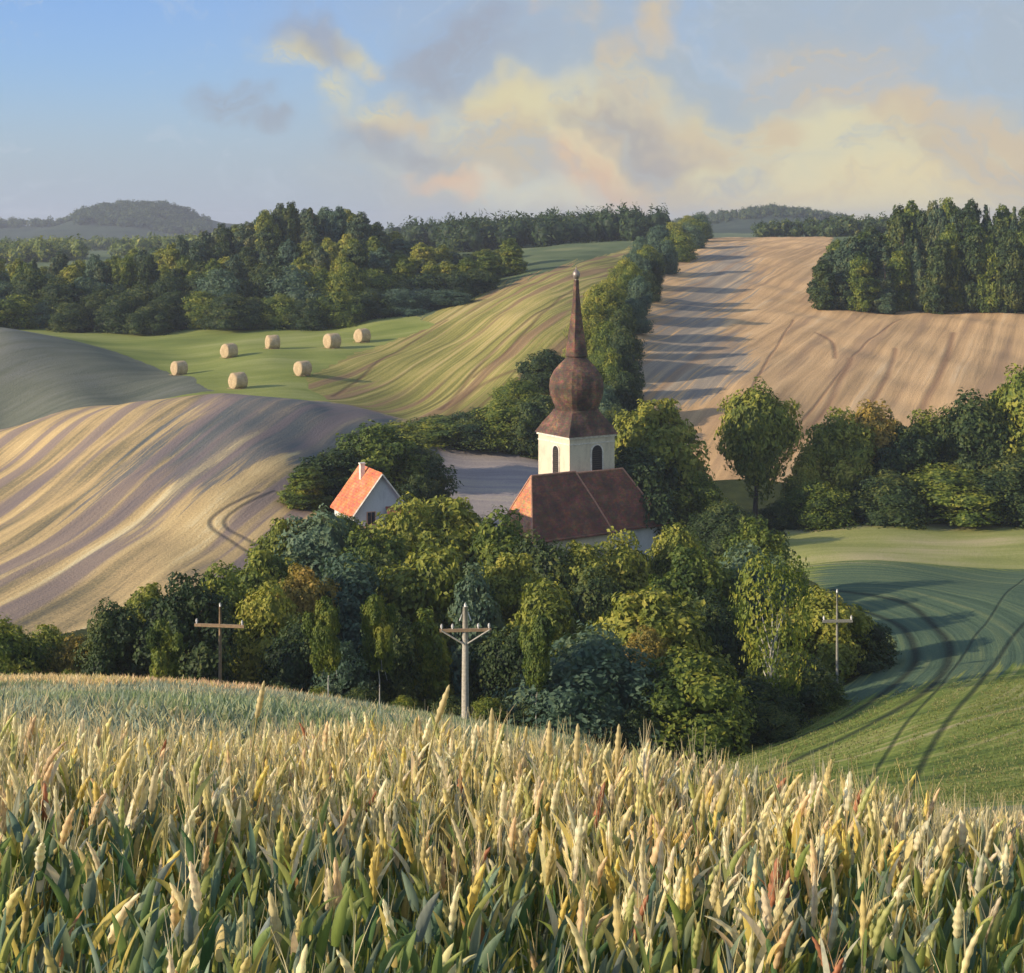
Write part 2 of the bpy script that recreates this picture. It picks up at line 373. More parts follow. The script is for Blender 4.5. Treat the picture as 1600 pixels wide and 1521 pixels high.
for pix, w in (([(860, 480), (760, 560), (690, 640)], 0.7), ([(900, 450), (820, 520), (740, 590)], 0.6), ([(700, 500), (600, 560), (520, 620)], 0.5), ([(800, 580), (740, 610), (700, 650)], 1.2)):
    add_track(world_line(pix, 266, 500), w, m8, 0.75)

# ground materials ---------------------------------------------------------------------
def ground_mat(name, stops, su=0.5, sv=0.03, nmix=0.5, track=(0.05, 0.05, 0.03), tmix=0.8, fine=3.0, extra=None, bumps=0.5, wide=None, blend=None):
    m, t, b, out = new_mat(name)
    at = t.node('ShaderNodeAttribute', attribute_name='furrow').outputs['Vector']
    geo = t.node('ShaderNodeNewGeometry').outputs['Position']
    sp = t.node('ShaderNodeSeparateXYZ'); t.l.new(at, sp.inputs[0])
    cv = t.node('ShaderNodeCombineXYZ'); t.put(cv.inputs[0], t.math('MULTIPLY', sp.outputs[0], su)); t.put(cv.inputs[1], t.math('MULTIPLY', sp.outputs[1], sv))
    streak = t.noise(cv.outputs[0], 1.0, 6, 0.62, 0.3)
    patch = t.noise(geo, 0.035, 4, 0.55)
    fn = t.noise(geo, fine, 5, 0.65)
    f = t.math('ADD', t.math('MULTIPLY', streak, nmix), t.math('MULTIPLY', patch, 1.0 - nmix))
    f = t.math('ADD', f, t.math('MULTIPLY', t.math('SUBTRACT', fn, 0.5), 0.22))
    f = t.mapr(f, 0.35, 0.66, 0, 1, False)
    c = t.ramp(f, stops)
    if blend:                                   # second tone, edge ragged along the furrows; painted shade on ripe_field and young_crop
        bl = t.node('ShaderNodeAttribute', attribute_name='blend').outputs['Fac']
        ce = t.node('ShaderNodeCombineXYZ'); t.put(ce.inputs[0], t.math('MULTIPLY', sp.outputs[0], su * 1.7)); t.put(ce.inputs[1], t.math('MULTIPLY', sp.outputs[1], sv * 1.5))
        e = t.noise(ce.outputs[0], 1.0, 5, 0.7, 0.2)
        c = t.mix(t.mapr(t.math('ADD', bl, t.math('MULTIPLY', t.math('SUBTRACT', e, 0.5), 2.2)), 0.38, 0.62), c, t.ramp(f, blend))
    if wide:                                    # broad bands of another colour; the violet-grey on ripe_field paints in shade
        cw = t.node('ShaderNodeCombineXYZ'); t.put(cw.inputs[0], t.math('MULTIPLY', sp.outputs[0], wide[0])); t.put(cw.inputs[1], t.math('MULTIPLY', sp.outputs[1], wide[1]))
        wb = t.noise(cw.outputs[0], 1.0, 3, 0.5, 0.2)
        c = t.mix(t.math('MULTIPLY', t.mapr(wb, wide[2], wide[2] + 0.09), wide[4]), c, wide[3])
    c = t.mix(t.math('MULTIPLY', t.math('MULTIPLY', sp.outputs[2], t.mapr(fn, 0.3, 0.6, 0.6, 1.0)), tmix), c, (*track, 1))
    g = t.noise(geo, fine * 5, 3, 0.7)
    c = t.mix(1.0, c, t.ramp(g, [(0.25, (0.72, 0.72, 0.72)), (0.75, (1.25, 1.25, 1.25))]), 'MULTIPLY')
    t.l.new(c, b.inputs['Base Color']); b.inputs['Roughness'].default_value = 0.95; b.inputs['Specular IOR Level'].default_value = 0.1
    h = t.math('ADD', t.math('MULTIPLY', streak, 1.0), t.math('MULTIPLY', fn, 0.5))
    h = t.math('SUBTRACT', h, t.math('MULTIPLY', sp.outputs[2], 0.5))
    bump(t, b, h, bumps, 0.5)
    return m
G = [None] * 13
G[0] = ground_mat('woodland_floor', [(0, (0.020, 0.030, 0.012)), (0.5, (0.04, 0.055, 0.018)), (1, (0.07, 0.08, 0.03))], 0.4, 0.4)
G[1] = ground_mat('field_soil', [(0, (0.020, 0.030, 0.018)), (1, (0.06, 0.06, 0.03))], 3, 3, fine=20)
G[2] = ground_mat('meadow_bank', [(0, (0.12, 0.16, 0.09)), (0.5, (0.22, 0.26, 0.14)), (1, (0.34, 0.34, 0.20))], 0.5, 0.5, fine=4)
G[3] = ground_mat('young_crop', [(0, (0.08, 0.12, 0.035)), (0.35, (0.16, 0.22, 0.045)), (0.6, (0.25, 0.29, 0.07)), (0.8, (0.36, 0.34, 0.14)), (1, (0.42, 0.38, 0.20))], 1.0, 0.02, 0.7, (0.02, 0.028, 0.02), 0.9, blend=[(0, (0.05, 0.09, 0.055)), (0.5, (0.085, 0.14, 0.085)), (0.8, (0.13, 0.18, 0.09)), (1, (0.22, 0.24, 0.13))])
G[4] = ground_mat('light_crop', [(0, (0.18, 0.22, 0.06)), (0.45, (0.32, 0.34, 0.11)), (1, (0.55, 0.46, 0.28))], 0.15, 0.02, 0.5)
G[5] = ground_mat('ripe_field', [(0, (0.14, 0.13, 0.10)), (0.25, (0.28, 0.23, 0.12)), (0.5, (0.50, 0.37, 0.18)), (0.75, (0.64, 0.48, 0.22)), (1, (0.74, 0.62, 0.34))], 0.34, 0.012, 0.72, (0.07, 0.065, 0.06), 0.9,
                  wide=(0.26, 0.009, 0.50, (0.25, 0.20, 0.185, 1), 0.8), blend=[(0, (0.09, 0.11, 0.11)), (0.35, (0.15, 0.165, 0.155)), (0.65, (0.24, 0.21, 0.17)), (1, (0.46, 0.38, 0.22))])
G[6] = ground_mat('ploughed_field', [(0, (0.10, 0.12, 0.09)), (0.5, (0.15, 0.165, 0.12)), (1, (0.20, 0.21, 0.18))], 0.3, 0.03, 0.6)
G[7] = ground_mat('mown_meadow', [(0, (0.15, 0.20, 0.045)), (0.5, (0.24, 0.28, 0.07)), (1, (0.34, 0.36, 0.13))], 0.15, 0.03, 0.5)
G[8] = ground_mat('striped_field', [(0, (0.16, 0.13, 0.05)), (0.3, (0.22, 0.22, 0.06)), (0.55, (0.34, 0.31, 0.09)), (0.8, (0.46, 0.37, 0.14)), (1, (0.50, 0.42, 0.20))], 0.75, 0.010, 0.8, (0.12, 0.065, 0.045), 0.9, wide=(0.26, 0.008, 0.51, (0.27, 0.16, 0.10, 1), 0.7))
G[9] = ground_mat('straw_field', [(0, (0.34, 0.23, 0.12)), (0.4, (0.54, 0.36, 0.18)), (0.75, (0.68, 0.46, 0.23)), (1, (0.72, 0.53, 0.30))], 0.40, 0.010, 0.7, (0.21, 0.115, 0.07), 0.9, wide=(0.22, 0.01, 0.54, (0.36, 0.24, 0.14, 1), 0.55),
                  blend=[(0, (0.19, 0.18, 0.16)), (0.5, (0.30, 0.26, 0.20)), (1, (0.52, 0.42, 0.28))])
G[10] = ground_mat('fallow_field', [(0, (0.26, 0.24, 0.24)), (0.5, (0.38, 0.34, 0.32)), (1, (0.56, 0.50, 0.36))], 0.5, 0.02, 0.6)
G[11] = ground_mat('far_grass_and_shade', [(0, (0.07, 0.11, 0.05)), (0.6, (0.13, 0.17, 0.08)), (1, (0.2, 0.22, 0.10))], 0.05, 0.02, 0.5)
G[12] = ground_mat('far_hills', [(0, (0.03, 0.05, 0.035)), (1, (0.06, 0.085, 0.05))], 0.01, 0.01, 0.5, fine=0.05)
idx = np.arange(nr * nc).reshape(nr, nc)
Qd = np.stack([idx[:-1, :-1], idx[:-1, 1:], idx[1:, 1:], idx[1:, :-1]], -1).reshape(-1, 4)
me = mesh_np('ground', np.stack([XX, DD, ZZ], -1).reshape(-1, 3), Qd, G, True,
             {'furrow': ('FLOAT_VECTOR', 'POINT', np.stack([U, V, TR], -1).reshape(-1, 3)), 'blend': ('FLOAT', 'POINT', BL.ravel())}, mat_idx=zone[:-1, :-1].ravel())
link('ground', me, kind='structure')

# ------------------------------------------------------------------ church
def tile_mat(name, c1, c2, c3, sx=1.0, rough=0.85):
    m, t, b, out = new_mat(name)
    o = t.node('ShaderNodeTexCoord').outputs['Object']
    nz = t.noise(o, 0.55, 5, 0.6); n2 = t.noise(o, 4.0, 4, 0.65)
    sp = t.node('ShaderNodeSeparateXYZ'); t.l.new(o, sp.inputs[0])
    course = t.math('FRACT', t.math('MULTIPLY', sp.outputs[2], 3.6))
    col = t.ramp(t.math('ADD', t.math('MULTIPLY', nz, 0.75), t.math('MULTIPLY', n2, 0.25)), [(0.34, c1), (0.5, c2), (0.66, c3)])
    vt = t.node('ShaderNodeTexVoronoi'); t.l.new(t.scale(o, (3.0, 3.0, 3.6)), vt.inputs['Vector']); vt.inputs['Scale'].default_value = 1.1
    col = t.mix(0.30, col, t.mix(1.0, col, vt.outputs['Color'], 'OVERLAY'))
    col = t.mix(t.mapr(course, 0.0, 0.16, 0.45, 0.0), col, (0.02, 0.014, 0.01, 1))
    t.l.new(col, b.inputs['Base Color']); b.inputs['Roughness'].default_value = rough
    bump(t, b, t.math('ADD', course, n2), 0.6, 0.06); return m
def plaster(name, c, dirt=(0.35, 0.30, 0.22, 1)):
    m, t, b, out = new_mat(name)
    o = t.node('ShaderNodeTexCoord').outputs['Object']
    n1_ = t.noise(t.scale(o, (1, 1, 0.35)), 0.9, 6, 0.65); n2_ = t.noise(o, 5, 5, 0.7)
    col = t.mix(t.mapr(n1_, 0.45, 0.75, 0, 0.55), c, dirt); col = t.mix(t.mapr(n2_, 0.35, 0.7, 0.0, 0.22), col, dirt)
    t.l.new(col, b.inputs['Base Color']); b.inputs['Roughness'].default_value = 0.9; bump(t, b, n2_, 0.35, 0.03); return m
def plain(name, c, rough=0.8, var=0.3, sc_=3.0, metal=0.0):
    m, t, b, out = new_mat(name)
    o = t.node('ShaderNodeTexCoord').outputs['Object']; n_ = t.noise(o, sc_, 5, 0.65)
    c = (*c[:3], 1); d = tuple(x * (1 - var) for x in c[:3]) + (1,); e = tuple(min(1, x * (1 + var)) for x in c[:3]) + (1,)
    t.l.new(t.ramp(n_, [(0.3, d), (0.7, e)]), b.inputs['Base Color']); b.inputs['Roughness'].default_value = rough
    b.inputs['Metallic'].default_value = metal; bump(t, b, n_, 0.3, 0.02); return m
M_ROOF = tile_mat('old_clay_tiles', (0.085, 0.042, 0.028, 1), (0.165, 0.070, 0.042, 1), (0.28, 0.115, 0.066, 1))
M_SHING = tile_mat('weathered_shingles', (0.035, 0.024, 0.018, 1), (0.10, 0.058, 0.036, 1), (0.27, 0.145, 0.085, 1))
M_HIP = tile_mat('sunlit_clay_tiles', (0.34, 0.15, 0.07, 1), (0.50, 0.23, 0.11, 1), (0.60, 0.32, 0.16, 1))  # sunlight on the left hip put into a brighter orange tile colour
M_ORANGE = tile_mat('orange_clay_tiles', (0.42, 0.12, 0.055, 1), (0.60, 0.19, 0.08, 1), (0.70, 0.30, 0.15, 1))
M_CREAM = plaster('cream_plaster', (0.70, 0.63, 0.46, 1)); M_WHITE = plaster('white_plaster', (0.66, 0.68, 0.66, 1), (0.36, 0.38, 0.38, 1))
M_DARK = plain('dark_opening', (0.02, 0.018, 0.015), 0.9); M_RIDGE = plain('ridge_tile', (0.46, 0.24, 0.15), 0.8)
M_TRIM = plain('pale_stone_trim', (0.70, 0.66, 0.56), 0.85); M_COPPER = plain('dull_metal', (0.28, 0.24, 0.20), 0.45, metal=0.6)
M_LOUVRE = plain('louvre_wood', (0.07, 0.05, 0.035), 0.8)

ang = math.radians(33); cu = Vector((math.cos(ang), math.sin(ang), 0)); cv_ = Vector((-math.sin(ang), math.cos(ang), 0))
Acorner = Vector((2.5, 197.0, 0))
EAVE_Z, RIDGE_Z, GZ = -38.7, -31.4, -43.6
church = empty('church', (Acorner.x, Acorner.y, GZ), ang, label='village church with white square tower, brown onion dome and steep red-brown roof', cat='church')
# everything below is in the church's own frame: x along the nave, y to the back, z up from GZ
eh, rh = EAVE_Z - GZ, RIDGE_Z - GZ
Wn, L1, L2 = 8.4, 12.6, 21.3
mb = MB()                                            # nave and chancel walls
mb.box((0.5 + (L1 - 1.0) / 2, Wn / 2, eh / 2), (L1 - 1.0, Wn - 0.9, eh)); mb.build('nave_wall', M_CREAM, church)
mb = MB(); mb.box(((L1 + L2) / 2 - 0.5, Wn / 2 + 0.3, eh / 2 - 0.1), (L2 - L1 + 0.2, Wn - 1.9, eh + 0.2)); mb.build('chancel_wall', M_WHITE, church)
def hip_roof(name, x0, x1, y0, y1, ze, zr, k0, k1, mat, flare=0.0, th=0.16):
    """hipped roof, thick slopes with flared eaves, ridge from x0+k0 to x1-k1"""
    ym = (y0 + y1) / 2; mb = MB()
    lv = [(0.0, 0.0), (0.10, 0.07 - flare * 0.06), (0.25, 0.20), (0.55, 0.53), (1.0, 1.0)]   # (inset share, height share)
    rings = []
    for s_, h in lv:
        z = ze + (zr - ze) * h
        a0, a1 = x0 + k0 * s_, x1 - k1 * s_; b0, b1 = y0 + (ym - y0 - 0.02) * s_, y1 - (y1 - ym - 0.02) * s_
        rings.append([(a0, b0, z), (a1, b0, z), (a1, b1, z), (a0, b1, z)])
    vs = [p for r in rings for p in r]; n = len(rings)
    fs = [(i * 4 + k, i * 4 + (k + 1) % 4, (i + 1) * 4 + (k + 1) % 4, (i + 1) * 4 + k) for i in range(n - 1) for k in range(4)]
    west = [f for j, f in enumerate(fs) if j % 4 == 3] if name == 'nave_roof' else []
    fs = [f for f in fs if f not in west]
    fs.append((4 * n - 4, 4 * n - 3, 4 * n - 2, 4 * n - 1)); fs.append((3, 2, 1, 0)); mb.add(vs, fs)
    if west:
        us = sorted({i for f in west for i in f}); mw = MB(); mw.add([vs[i] for i in us], [tuple(us.index(i) for i in f) for f in west]); mw.build('hip_slope', M_HIP, church)
    mb.box(((x0 + x1) / 2, (y0 + y1) / 2, ze - 0.10), (x1 - x0 - 0.04, y1 - y0 - 0.04, 0.18))
    o = mb.build(name, mat, church)
    mr = MB(); mr.tube([(x0 + k0, ym, zr + 0.03), (x1 - k1, ym, zr + 0.03)], 0.13, 6)
    for (xa, ya, xr) in ((x0, y0, x0 + k0), (x1, y0, x1 - k1), (x1, y1, x1 - k1), (x0, y1, x0 + k0)):
        pts = []
        for s_, h in lv: pts.append((xa + (xr - xa) * s_, ya + (ym - ya) * s_, ze + (zr - ze) * h + 0.04))
        mr.tube(pts, 0.12, 6)
    mr.build('ridge_tiles', M_RIDGE, o); return o
hip_roof('nave_roof', -0.1, L1, -0.1, Wn + 0.1, eh, rh, 2.7, 3.3, M_ROOF, 1)
hip_roof('chancel_roof', L1 - 4.6, L2, 0.45, Wn - 0.1, eh + 0.10, rh - 0.25, 1.0, 4.4, M_ROOF, 1)
def arch_window(parent, M, w, h, depth=0.12, slats=True, name='window'):
    """arched opening on the plane y=0 of matrix M, facing -y, base centre at the origin"""
    n = 10; prof = [(-w / 2, 0), (w / 2, 0), (w / 2, h - w / 2)] + [(w / 2 * math.cos(math.pi * k / n), h - w / 2 + w / 2 * math.sin(math.pi * k / n)) for k in range(1, n)] + [(-w / 2, h - w / 2)]
    mb = MB(); mb.add([M @ Vector((x, -0.02, z)) for x, z in prof], [tuple(range(len(prof)))])
    o = mb.build(name, M_DARK, parent)
    fr = MB(); big = [(x * 1.22, (z - h / 2) * 1.08 + h / 2) for x, z in prof]; k = len(prof)
    vs = [M @ Vector((x, -depth, z)) for x, z in prof] + [M @ Vector((x, -depth, z)) for x, z in big] + [M @ Vector((x, 0.05, z)) for x, z in prof] + [M @ Vector((x, 0.05, z)) for x, z in big]
    fs = []
    for i in range(k):
        j = (i + 1) % k; fs += [(i, j, k + j, k + i), (i, 2 * k + i, 2 * k + j, j), (k + i, k + j, 3 * k + j, 3 * k + i)]
    fr.add(vs, fs); fr.build('frame', M_TRIM, o)
    if slats:
        sl = MB(); z = 0.25
        while z < h - w * 0.35:
            ww = w * 0.98 if z < h - w / 2 else 2 * math.sqrt(max(0.01, (w / 2) ** 2 - (z - h + w / 2) ** 2)) * 0.95
            sl.box((0, -0.04, z), (ww, 0.06, 0.06), M); z += 0.27
        sl.build('louvre', M_LOUVRE, o)
    return o
# nave side windows and west door
arch_window(church, Matrix.Translation((0.5, Wn / 2, 0.0)) @ Matrix.Rotation(R(-90), 4, 'Z'), 1.5, 2.9, 0.12, False, 'door')
# tower behind the ridge
S = 7.1; tx0 = None
Nw = Vector(((890 - 800) / F * 206.4, 206.4, 0)) - Vector((Acorner.x, Acorner.y, 0))
tx0, ty0 = Nw.dot(cu), max(Nw.dot(cv_), Wn / 2 + 0.15)
TE = -27.15 - GZ
mb = MB(); mb.box((tx0 + S / 2, ty0 + S / 2, TE / 2), (S, S, TE)); tower = mb.build('tower_wall', M_CREAM, church)
mb = MB(); mb.box((tx0 + S / 2, ty0 + S / 2, TE - 0.16), (S + 0.36, S + 0.36, 0.30))
mb.box((tx0 + S / 2, ty0 + S / 2, TE - 0.98), (S + 0.14, S + 0.14, 0.16)); mb.build('cornice', M_TRIM, tower)
wh = 3.15
arch_window(tower, Matrix.Translation((tx0 + 0.60 * S, ty0, TE - 5.0)), 1.65, 3.7)
arch_window(tower, Matrix.Translation((tx0, ty0 + 0.42 * S, TE - 5.0)) @ Matrix.Rotation(R(-90), 4, 'Z'), 1.35, 3.6)
arch_window(tower, Matrix.Translation((tx0 + S, ty0 + 0.5 * S, TE - 5.0)) @ Matrix.Rotation(R(90), 4, 'Z'), 1.5, 3.6)
# roof of the tower: flared skirt, onion bulb, slim spire; section goes from square to octagon
cxx, cyy = tx0 + S / 2, ty0 + S / 2
def helm(name, prof, mat, n=32):
    """prof: (height, corner radius, squareness 1 = square, 0 = octagon-round)"""
    vs = []; fs = []
    for (z, r, sq) in prof:
        for k in range(n):
            a = 2 * math.pi * k / n
            c, s = math.cos(a), math.sin(a)
            sqr = (1 / max(abs(c), abs(s))) / math.sqrt(2)               # square with corner radius 1
            a8 = (a + math.pi / 8) % (math.pi / 4) - math.pi / 8
            octr = math.cos(math.pi / 8) / math.cos(a8 - math.copysign(0, a8)) if False else 1 - 0.075 * abs(math.sin(4 * (a - math.pi / 4) / 2))
            rr = r * (sq * sqr + (1 - sq) * octr)
            vs.append((cxx + rr * c, cyy + rr * s, z))
    m = len(prof)
    fs = [(i * n + k, i * n + (k + 1) % n, (i + 1) * n + (k + 1) % n, (i + 1) * n + k) for i in range(m - 1) for k in range(n)]
    fs.append(tuple(reversed(range(n)))); fs.append(tuple((m - 1) * n + k for k in range(n)))
    mb = MB(); mb.add(vs, fs); return mb.build(name, mat, church)
def hz(y): return -(y - EYE) / F * 210.9 - GZ
helm('tower_roof', [(TE - 0.02, 5.55, 1), (TE + 0.30, 5.25, 1), (hz(662), 4.55, 0.9), (hz(653), 3.85, 0.7), (hz(645), 3.25, 0.4), (hz(640), 2.95, 0.1)], M_SHING)
helm('onion_dome', [(hz(641), 2.75, 0.1), (hz(636), 2.85, 0), (hz(630), 3.10, 0), (hz(618), 3.48, 0), (hz(605), 3.62, 0), (hz(592), 3.46, 0), (hz(580), 2.95, 0), (hz(570), 2.25, 0), (hz(563), 1.60, 0), (hz(559), 1.30, 0)], M_SHING)
helm('spire', [(hz(559.5), 1.28, 0), (hz(556), 1.46, 0), (hz(548), 1.38, 0.2), (hz(520), 1.02, 0.5), (hz(490), 0.68, 0.6), (hz(465), 0.46, 0.5), (hz(445), 0.36, 0.3), (hz(438), 0.34, 0)], M_SHING)
mb = MB(); zf = hz(438)
rr_ = [0.20, 0.34, 0.46, 0.50, 0.44, 0.28, 0.12, 0.07, 0.05]; zz_ = [0, 0.18, 0.42, 0.7, 1.0, 1.2, 1.35, 1.5, 1.85]
mb.tube([(cxx, cyy, zf + z) for z in zz_], rr_, 12); mb.build('finial', M_COPPER, church, True)

# ------------------------------------------------------------------ house among the trees
HG = zg(590, 190) - 0.2
hang = math.radians(24.5)
g0 = Vector((wx(553, 189.5), 189.5, 0))
house = empty('house', (g0.x, g0.y, HG), hang, label='small house with orange tiled gable roof and grey-white gable wall among dark trees', cat='house')
HW, HL = 6.7, 7.2; he = -33.75 - HG; hr = he + 4.35
mb = MB()
vs = [(0, 0, 0), (HW, 0, 0), (HW, 0, he), (HW / 2, 0, hr - 0.1), (0, 0, he)]; vs += [(x, HL, z) for x, y, z in vs]
mb.add(vs, [(0, 1, 2, 3, 4), (9, 8, 7, 6, 5), (0, 5, 6, 1), (1, 6, 7, 2), (2, 7, 8, 3), (3, 8, 9, 4), (4, 9, 5, 0)])
hwall = mb.build('wall', M_WHITE, house)
mb = MB(); ov = 0.42
for sgn in (-1, 1):
    xe = HW / 2 + sgn * (HW / 2 + 0.42); ze = he - 0.42 * 4.35 / (HW / 2)
    p = [(HW / 2, -ov, hr), (xe, -ov, ze), (xe, HL + ov, ze), (HW / 2, HL + ov, hr)]
    q = [(x, y, z + 0.17) for x, y, z in p]
    if sgn > 0: mb.add(p + q, [(3, 2, 1, 0), (4, 5, 6, 7), (0, 1, 5, 4), (1, 2, 6, 5), (2, 3, 7, 6), (3, 0, 4, 7)])
    else: mb.add(p + q, [(0, 1, 2, 3), (7, 6, 5, 4), (4, 5, 1, 0), (5, 6, 2, 1), (6, 7, 3, 2), (7, 4, 0, 3)])
hroof = mb.build('roof', M_ORANGE, house)
mb = MB()
for sgn in (-1, 1):
    a = Vector((HW / 2, -ov - 0.05, hr + 0.0)); b = Vector((HW / 2 + sgn * (HW / 2 + 0.42), -ov - 0.05, he - 0.42 * 4.35 / (HW / 2)))
    mb.tube([a, b], 0.11, 4)
mb.build('barge_board', M_TRIM, hroof)
mb = MB(); mb.box((HW / 2 - 0.8, HL * 0.62, hr - 0.45), (0.55, 0.55, 2.2)); mb.box((HW / 2 - 0.8, HL * 0.62, hr + 0.70), (0.70, 0.70, 0.12)); mb.build('chimney', M_TRIM, hroof)
M_SHUT = plain('red_wood', (0.26, 0.07, 0.05)); M_GLASS = plain('window_glass', (0.03, 0.035, 0.04), 0.15); M_PEACH = plaster('peach_plaster', (0.62, 0.36, 0.24, 1))
def house_window(x, z, w, h, y=0.0):
    mb = MB(); mb.box((x, y - 0.05, z), (w + 0.2, 0.1, h + 0.2)); o = mb.build('window', M_PEACH, hwall)
    mb = MB(); mb.box((x - w * 0.26, y - 0.12, z), (w * 0.44, 0.05, h)); mb.box((x + w * 0.26, y - 0.12, z), (w * 0.44, 0.05, h)); mb.build('pane', M_GLASS, o)
house_window(2.1, he - 0.75, 0.9, 1.35); house_window(4.6, he + 0.9 - 2.3, 0.9, 1.2)
mb = MB(); mb.add([(3.9, -0.02, he + 0.35), (6.9, -0.02, he + 0.35), (7.0, -1.3, he - 0.35), (3.8, -1.3, he - 0.35), (3.9, -0.02, he + 0.47), (6.9, -0.02, he + 0.47), (7.0, -1.3, he - 0.23), (3.8, -1.3, he - 0.23)],
             [(0, 1, 2, 3), (7, 6, 5, 4), (0, 4, 5, 1), (1, 5, 6, 2), (2, 6, 7, 3), (3, 7, 4, 0)])
mb.build('porch_roof', M_SHUT, house)
for x in (3.95, 6.85):
    mb = MB(); mb.box((x, -1.2, (he - 0.4) / 2), (0.14, 0.14, he - 0.4)); mb.build('porch_post', M_SHUT, house)
mb = MB(); mb.box((1.75, -0.55, (he - 1.75) / 2), (2.3, 1.1, he - 1.75)); mb.box((1.75, -0.55, he - 1.70), (2.5, 1.25, 0.12)); mb.build('annexe', M_PEACH, house)

# ------------------------------------------------------------------ hay bales
def straw_mat():
    m, t, b, out = new_mat('straw')
    o = t.node('ShaderNodeTexCoord').outputs['Object']
    a = t.noise(t.scale(o, (3, 14, 14)), 1.2, 5, 0.7); c = t.noise(o, 1.3, 4, 0.6)
    col = t.ramp(t.math('ADD', t.math('MULTIPLY', a, 0.6), t.math('MULTIPLY', c, 0.4)), [(0.30, (0.20, 0.14, 0.08, 1)), (0.48, (0.46, 0.35, 0.20, 1)), (0.68, (0.74, 0.61, 0.38, 1))])
    t.l.new(col, b.inputs['Base Color']); b.inputs['Roughness'].default_value = 0.95; bump(t, b, a, 0.8, 0.12); return m
M_STRAW = straw_mat()
def bale_mesh(seed):
    rnd = random.Random(seed); n = 36; prof = [(-1.0, 0.0), (-1.02, 0.5), (-1.0, 0.86), (-0.94, 0.96), (-0.8, 1.0), (-0.3, 1.01), (0.3, 1.01), (0.8, 1.0), (0.94, 0.96), (1.0, 0.86), (1.02, 0.5), (1.0, 0.0)]
    vs = []; m = len(prof)
    for (x, r) in prof:
        for k in range(n):
            a = 2 * math.pi * k / n; j = 1 + rnd.uniform(-0.05, 0.05) + 0.03 * math.sin(3 * a + seed)
            z = r * j * math.sin(a); z = max(z, -0.93)
            vs.append((x * 0.90 * (1 + rnd.uniform(-0.02, 0.02)), r * j * math.cos(a), z + 0.93))
    fs = [(i * n + k, i * n + (k + 1) % n, (i + 1) * n + (k + 1) % n, (i + 1) * n + k) for i in range(m - 1) for k in range(n)]
    for _ in range(160):                                     # loose straws round the foot and edges
        a = rnd.uniform(0, 2 * math.pi); rad = rnd.uniform(0.9, 1.25); o = len(vs)
        x, y = rad * math.cos(a), rad * math.sin(a); d = rnd.uniform(0, 3.14); l = rnd.uniform(0.1, 0.25)
        vs += [(x, y, 0.02), (x + l * math.cos(d), y + l * math.sin(d), 0.03 + rnd.uniform(0, .12)), (x + l * math.cos(d), y + l * math.sin(d) + .03, 0.05)]
        fs.append((o, o + 1, o + 2))
    me = bpy.data.meshes.new('hay_bale'); me.from_pydata(vs, [], fs); me.materials.append(M_STRAW)
    for p in me.polygons: p.use_smooth = True
    return me
bm_ = [bale_mesh(1), bale_mesh(2), bale_mesh(3)]
BALES = [(280, 586, 24, 'round straw bale farthest left of the seven, beside the grey hill edge', 12), (358, 559, 24, 'round straw bale in the back row, second from the left behind the leftmost bale', 28),
         (426, 545, 23, 'round straw bale in the back row below the dark wood, left of the close pair', -20), (519, 544, 25, 'left bale of the close pair at the top right of the mown meadow', 10),
         (566, 535, 23, 'farthest and rightmost round bale, right one of the close pair at the field edge', 25), (372, 607, 27, 'nearest round bale, standing just behind the crest of the golden field', 14),
         (473, 587, 25, 'round straw bale on the right of the front row, beside the striped field', 20)]
for i, (px, py, hpx, lab, az) in enumerate(BALES):
    X, Y = hit(px, py, 290 if i == 6 else 276, 385); s = hpx / F * Y / 2.1
    o = link('hay_bale', bm_[i % 3], label=lab, cat='hay bale', group='round bales on the mown meadow')
    o.location = (X, Y, float(terrain(np.array([px]), np.array([Y]))[0]) - 0.05); o.scale = (s * 0.95, s, s); o.rotation_euler = (0, 0, R(36 + az * 0.4))

